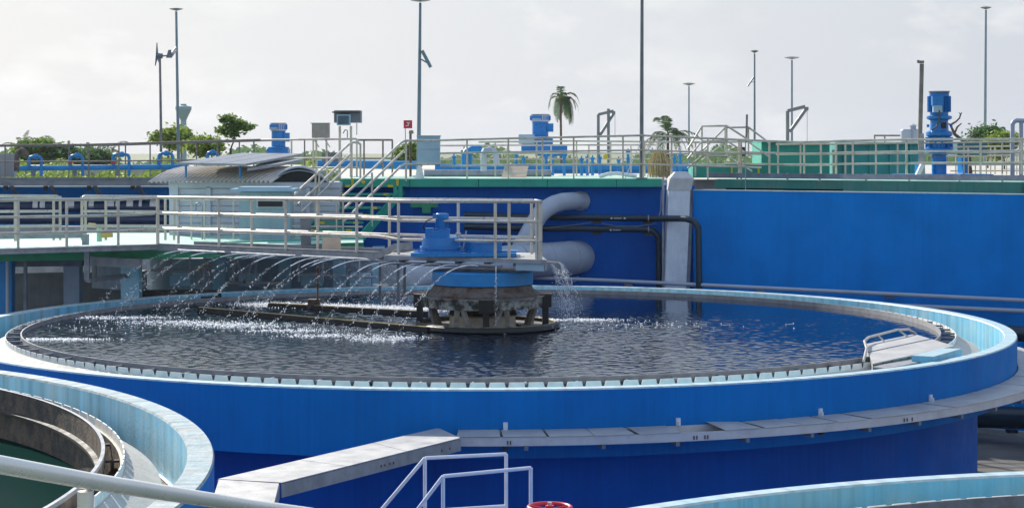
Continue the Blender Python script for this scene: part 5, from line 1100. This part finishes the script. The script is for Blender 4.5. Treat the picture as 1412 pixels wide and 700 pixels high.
# ------------------------------------------------------------------ lamp poles
def lamp(label, px, ytop, ybase, d, hw, pw, basepx=None, panel=None, ground=True, group='disc-topped lamp poles'):
    k = mpp(d); bpx = basepx or px; base = P(bpx, ybase, d); 
    if ground: base = Vector((P(bpx, ybase, d).x, d, 0))
    t = thing('street_lamp', label, 'lamp pole', base, group); top = P(px, ytop, d)
    MB().tube([base, base.lerp(top, .5), top], [pw*.62*k, pw*.52*k, pw*.36*k], 12).build('pole', POLE, t)
    if hw: MB().lathe([(0, top.z+.02), (hw*k*.5, top.z+1.8*k), (hw*k*.94, top.z+3.0*k), (hw*k, top.z+3.6*k), (hw*k*.5, top.z+4.6*k), (0, top.z+5.0*k)], top.x, d, 28).build('lamp_head', mat('lamp_disc', (.22, .25, .24), (.16, .18, .17), .4, .3), t)
    if panel:
        for (a, b_, r_) in panel: MB().tube([P(*a, d-.05), P(*b_, d-.05)], r_, 8).build('bracket', POLE, t)
    if not ground: MB().box(base+Vector((0, 0, .02)), (.3, .3, .03)).build('base_plate', GREY, t)
    return t
lamp('leftmost tall blue-grey lamp pole with flat disc head, in front of the water tower', 243, 16, 215, 80, 9.5, 4.4, 249)
lamp('tallest thick lamp pole rising beside the light blue cabinet', 579.5, 4, 244, 48.2, 14, 4.8, 577, [((582, 70), (594, 93), .045), ((581, 82), (591, 88), .02)], ground=False)
lamp('short-looking disc lamp pole right of the short palm', 950, 119, 205, 95, 8.5, 2.8)
lamp('slim disc lamp pole with side bracket left of the davit hoist', 1040.5, 74, 205, 120, 5.5, 3.0, None, [((1040, 106), (1031, 119), .05), ((1040, 113), (1033, 114), .02)])
lamp('disc lamp pole standing at the davit hoist', 1092, 83, 205, 72, 10.5, 3.4)
lamp('tall slim disc lamp pole at the right behind the agitator', 1359.5, 14, 205, 101, 7.5, 4.0, 1357)
mp_ = thing('mast', 'thick plain grey mast at the slab corner running out of the top of the picture', 'mast', P(885, 246, 47.1))
MB().tube([P(884.5, 246, 47.1), P(885.5, -60, 47.1)], [.055, .038], 12).build('pole', POLEG, mp_); MB().box(P(884.5, 245.5, 47.1), (.28, .28, .03)).build('base_plate', GREY, mp_)
MB().tube([P(884, 195, 47.0), P(862, 246, 47.0)], .012, 6).build('stay', WHITE, mp_)
tw = thing('wind_turbine', 'small wind turbine on a thin rusty pole at left', 'wind turbine', Vector((P(222, 0, 75).x, 75, 0)))
MB().tube([Vector((P(222, 0, 75).x, 75, 0)), P(222, 180, 75), P(220.5, 80, 75)], [.06, .055, .045], 10).build('pole', POLEB, tw)
MB().tube([P(217, 77, 75), P(224, 77.5, 75)], .11, 10).build('nacelle', POLEG, tw); MB().tube([P(222, 77.5, 75), P(231, 77, 75)], .03, 8).build('tail_boom', POLEG, tw)
for a in (95, 215, 335):
    c0 = P(216.5, 76.5, 75); dd = Vector((math.cos(math.radians(a))*.22, -math.cos(math.radians(a))*.5, math.sin(math.radians(a)))).normalized()
    w_ = Vector((.05, .02, 0)); MB().hull([c0-w_, c0+w_, c0+w_+Vector((0, .03, 0)), c0-w_+Vector((0, .03, 0))], [c0+dd*.52-w_*.3, c0+dd*.52+w_*.3, c0+dd*.52+w_*.3+Vector((0, .02, 0)), c0+dd*.52-w_*.3+Vector((0, .02, 0))]).build('blade', POLEG, tw)
tl = [P(229, 80, 75), P(232, 69, 75), P(236, 69, 75), P(237, 80, 75)]; MB().hull(tl, [v+Vector((0, .04, 0)) for v in tl]).build('tail_fin', POLEG, tw)
MB().tube([P(236, 75, 75), P(243, 66, 79)], .05, 8).tube([P(237, 78, 75), P(243, 70, 79)], .03, 8).build('bracket', POLEG, tw)

# ------------------------------------------------------------------ foreground rails and hand wheel
fr = thing('handrail', 'thick polished steel handrail crossing the lower left corner close to the viewer', 'handrail', P(118, 690, 6.0))
MB().tube([P(-60, 630.5, 5.4), P(0, 640, 5.5), P(120, 662, 6.0), P(345, 697, 7.5), P(430, 708, 8.2)], .028, 28).build('rail', mat('polished_steel', (.90, .87, .82), (.84, .82, .77), 0.28, .15, nscale=2), fr)
pb = P(118, 668, 6.0); MB().tube([pb-Vector((0, 0, .02)), Vector((pb.x, pb.y, pb.z-1.1))], .026, 24).build('post', MATS['polished_steel'], fr)
wr = thing('handrail', 'pair of thin white angular stair handrails in front of the big tank wall', 'handrail', P(640, 760, 19.5))
dA, dB = 19.0, 18.2
def wl_(pts, nm='rail', r=.019): MB().tube(pts, r, 8).build(nm, WHITE, wr)
wl_([P(505, 727, dA), P(586, 631, dA)]); wl_([P(586, 631, dA), P(698, 625.5, dA+.3)]); wl_([P(586, 631, dA), P(586, 745, dA)], 'post'); wl_([P(698, 625.5, dA+.3), P(698, 745, dA+.3)], 'post'); wl_([P(590, 704, dA), P(698, 697, dA+.3)])
wl_([P(552, 733, dB), P(611, 656, dB)]); wl_([P(611, 656, dB), P(732, 644.5, dB+.3)]); wl_([P(611, 656, dB), P(611, 745, dB)], 'post'); wl_([P(732, 644.5, dB+.3), P(732, 745, dB+.3)], 'post')
zp = P(0, 745, 18.6).z
MB().prism([(P(586, 0, dA).x, 18.0), (P(735, 0, dA).x, 18.0), (P(735, 0, dA).x, 19.4), (P(586, 0, dA).x, 19.4)], zp-.06, zp).build('platform_plate', GREY, wr)
for px, d in ((590, 18.1), (730, 18.1), (590, 19.3), (730, 19.3)): MB().tube([(P(px, 0, d).x, d, zp-.06), (P(px, 0, d).x, d, 0)], .04, 8).build('leg', WHITE, wr)
hw_ = thing('hand_wheel', 'red spoked valve hand wheel at the bottom edge of the picture', 'hand wheel', P(758, 700, 17.0))
c = P(758, 702, 17.0); rr_ = .195
ring = [(c.x+rr_*math.cos(2*PI*i/40), c.y+rr_*math.sin(2*PI*i/40), c.z+.02) for i in range(41)]
MB().tube(ring, .021, 10, False).build('rim', RED, hw_)
for i in range(5):
    a = 2*PI*i/5+.3; MB().tube([(c.x, c.y, c.z), (c.x+rr_*math.cos(a), c.y+rr_*math.sin(a), c.z+.02)], .013, 8).build('spoke', RED, hw_)
MB().tube([(c.x, c.y, c.z+.04), (c.x, c.y, c.z-.05)], .04, 14).build('hub', RED, hw_); MB().tube([(c.x, c.y, c.z+.07), (c.x, c.y, 0)], .022, 10).build('stem', STEEL, hw_)
MB().tube([(c.x, c.y, 0), (c.x, c.y, c.z-1.2)], .09, 14).build('pedestal', MOTB, hw_)

# ------------------------------------------------------------------ air
hz_ = MB().box((0, 700, 15.5), (1800, 1500, 35)); ho = hz_.build('haze', mat('haze_air', (1, 1, 1))); tag(ho, kind='stuff')
hm = MATS['haze_air']; hm.node_tree.nodes.clear(); vo = hm.node_tree.nodes.new('ShaderNodeVolumePrincipled'); vo.inputs['Density'].default_value = .00012; vo.inputs['Color'].default_value = (.9, .94, 1, 1); vo.inputs['Anisotropy'].default_value = .3
oo = hm.node_tree.nodes.new('ShaderNodeOutputMaterial'); hm.node_tree.links.new(vo.outputs[0], oo.inputs['Volume'])
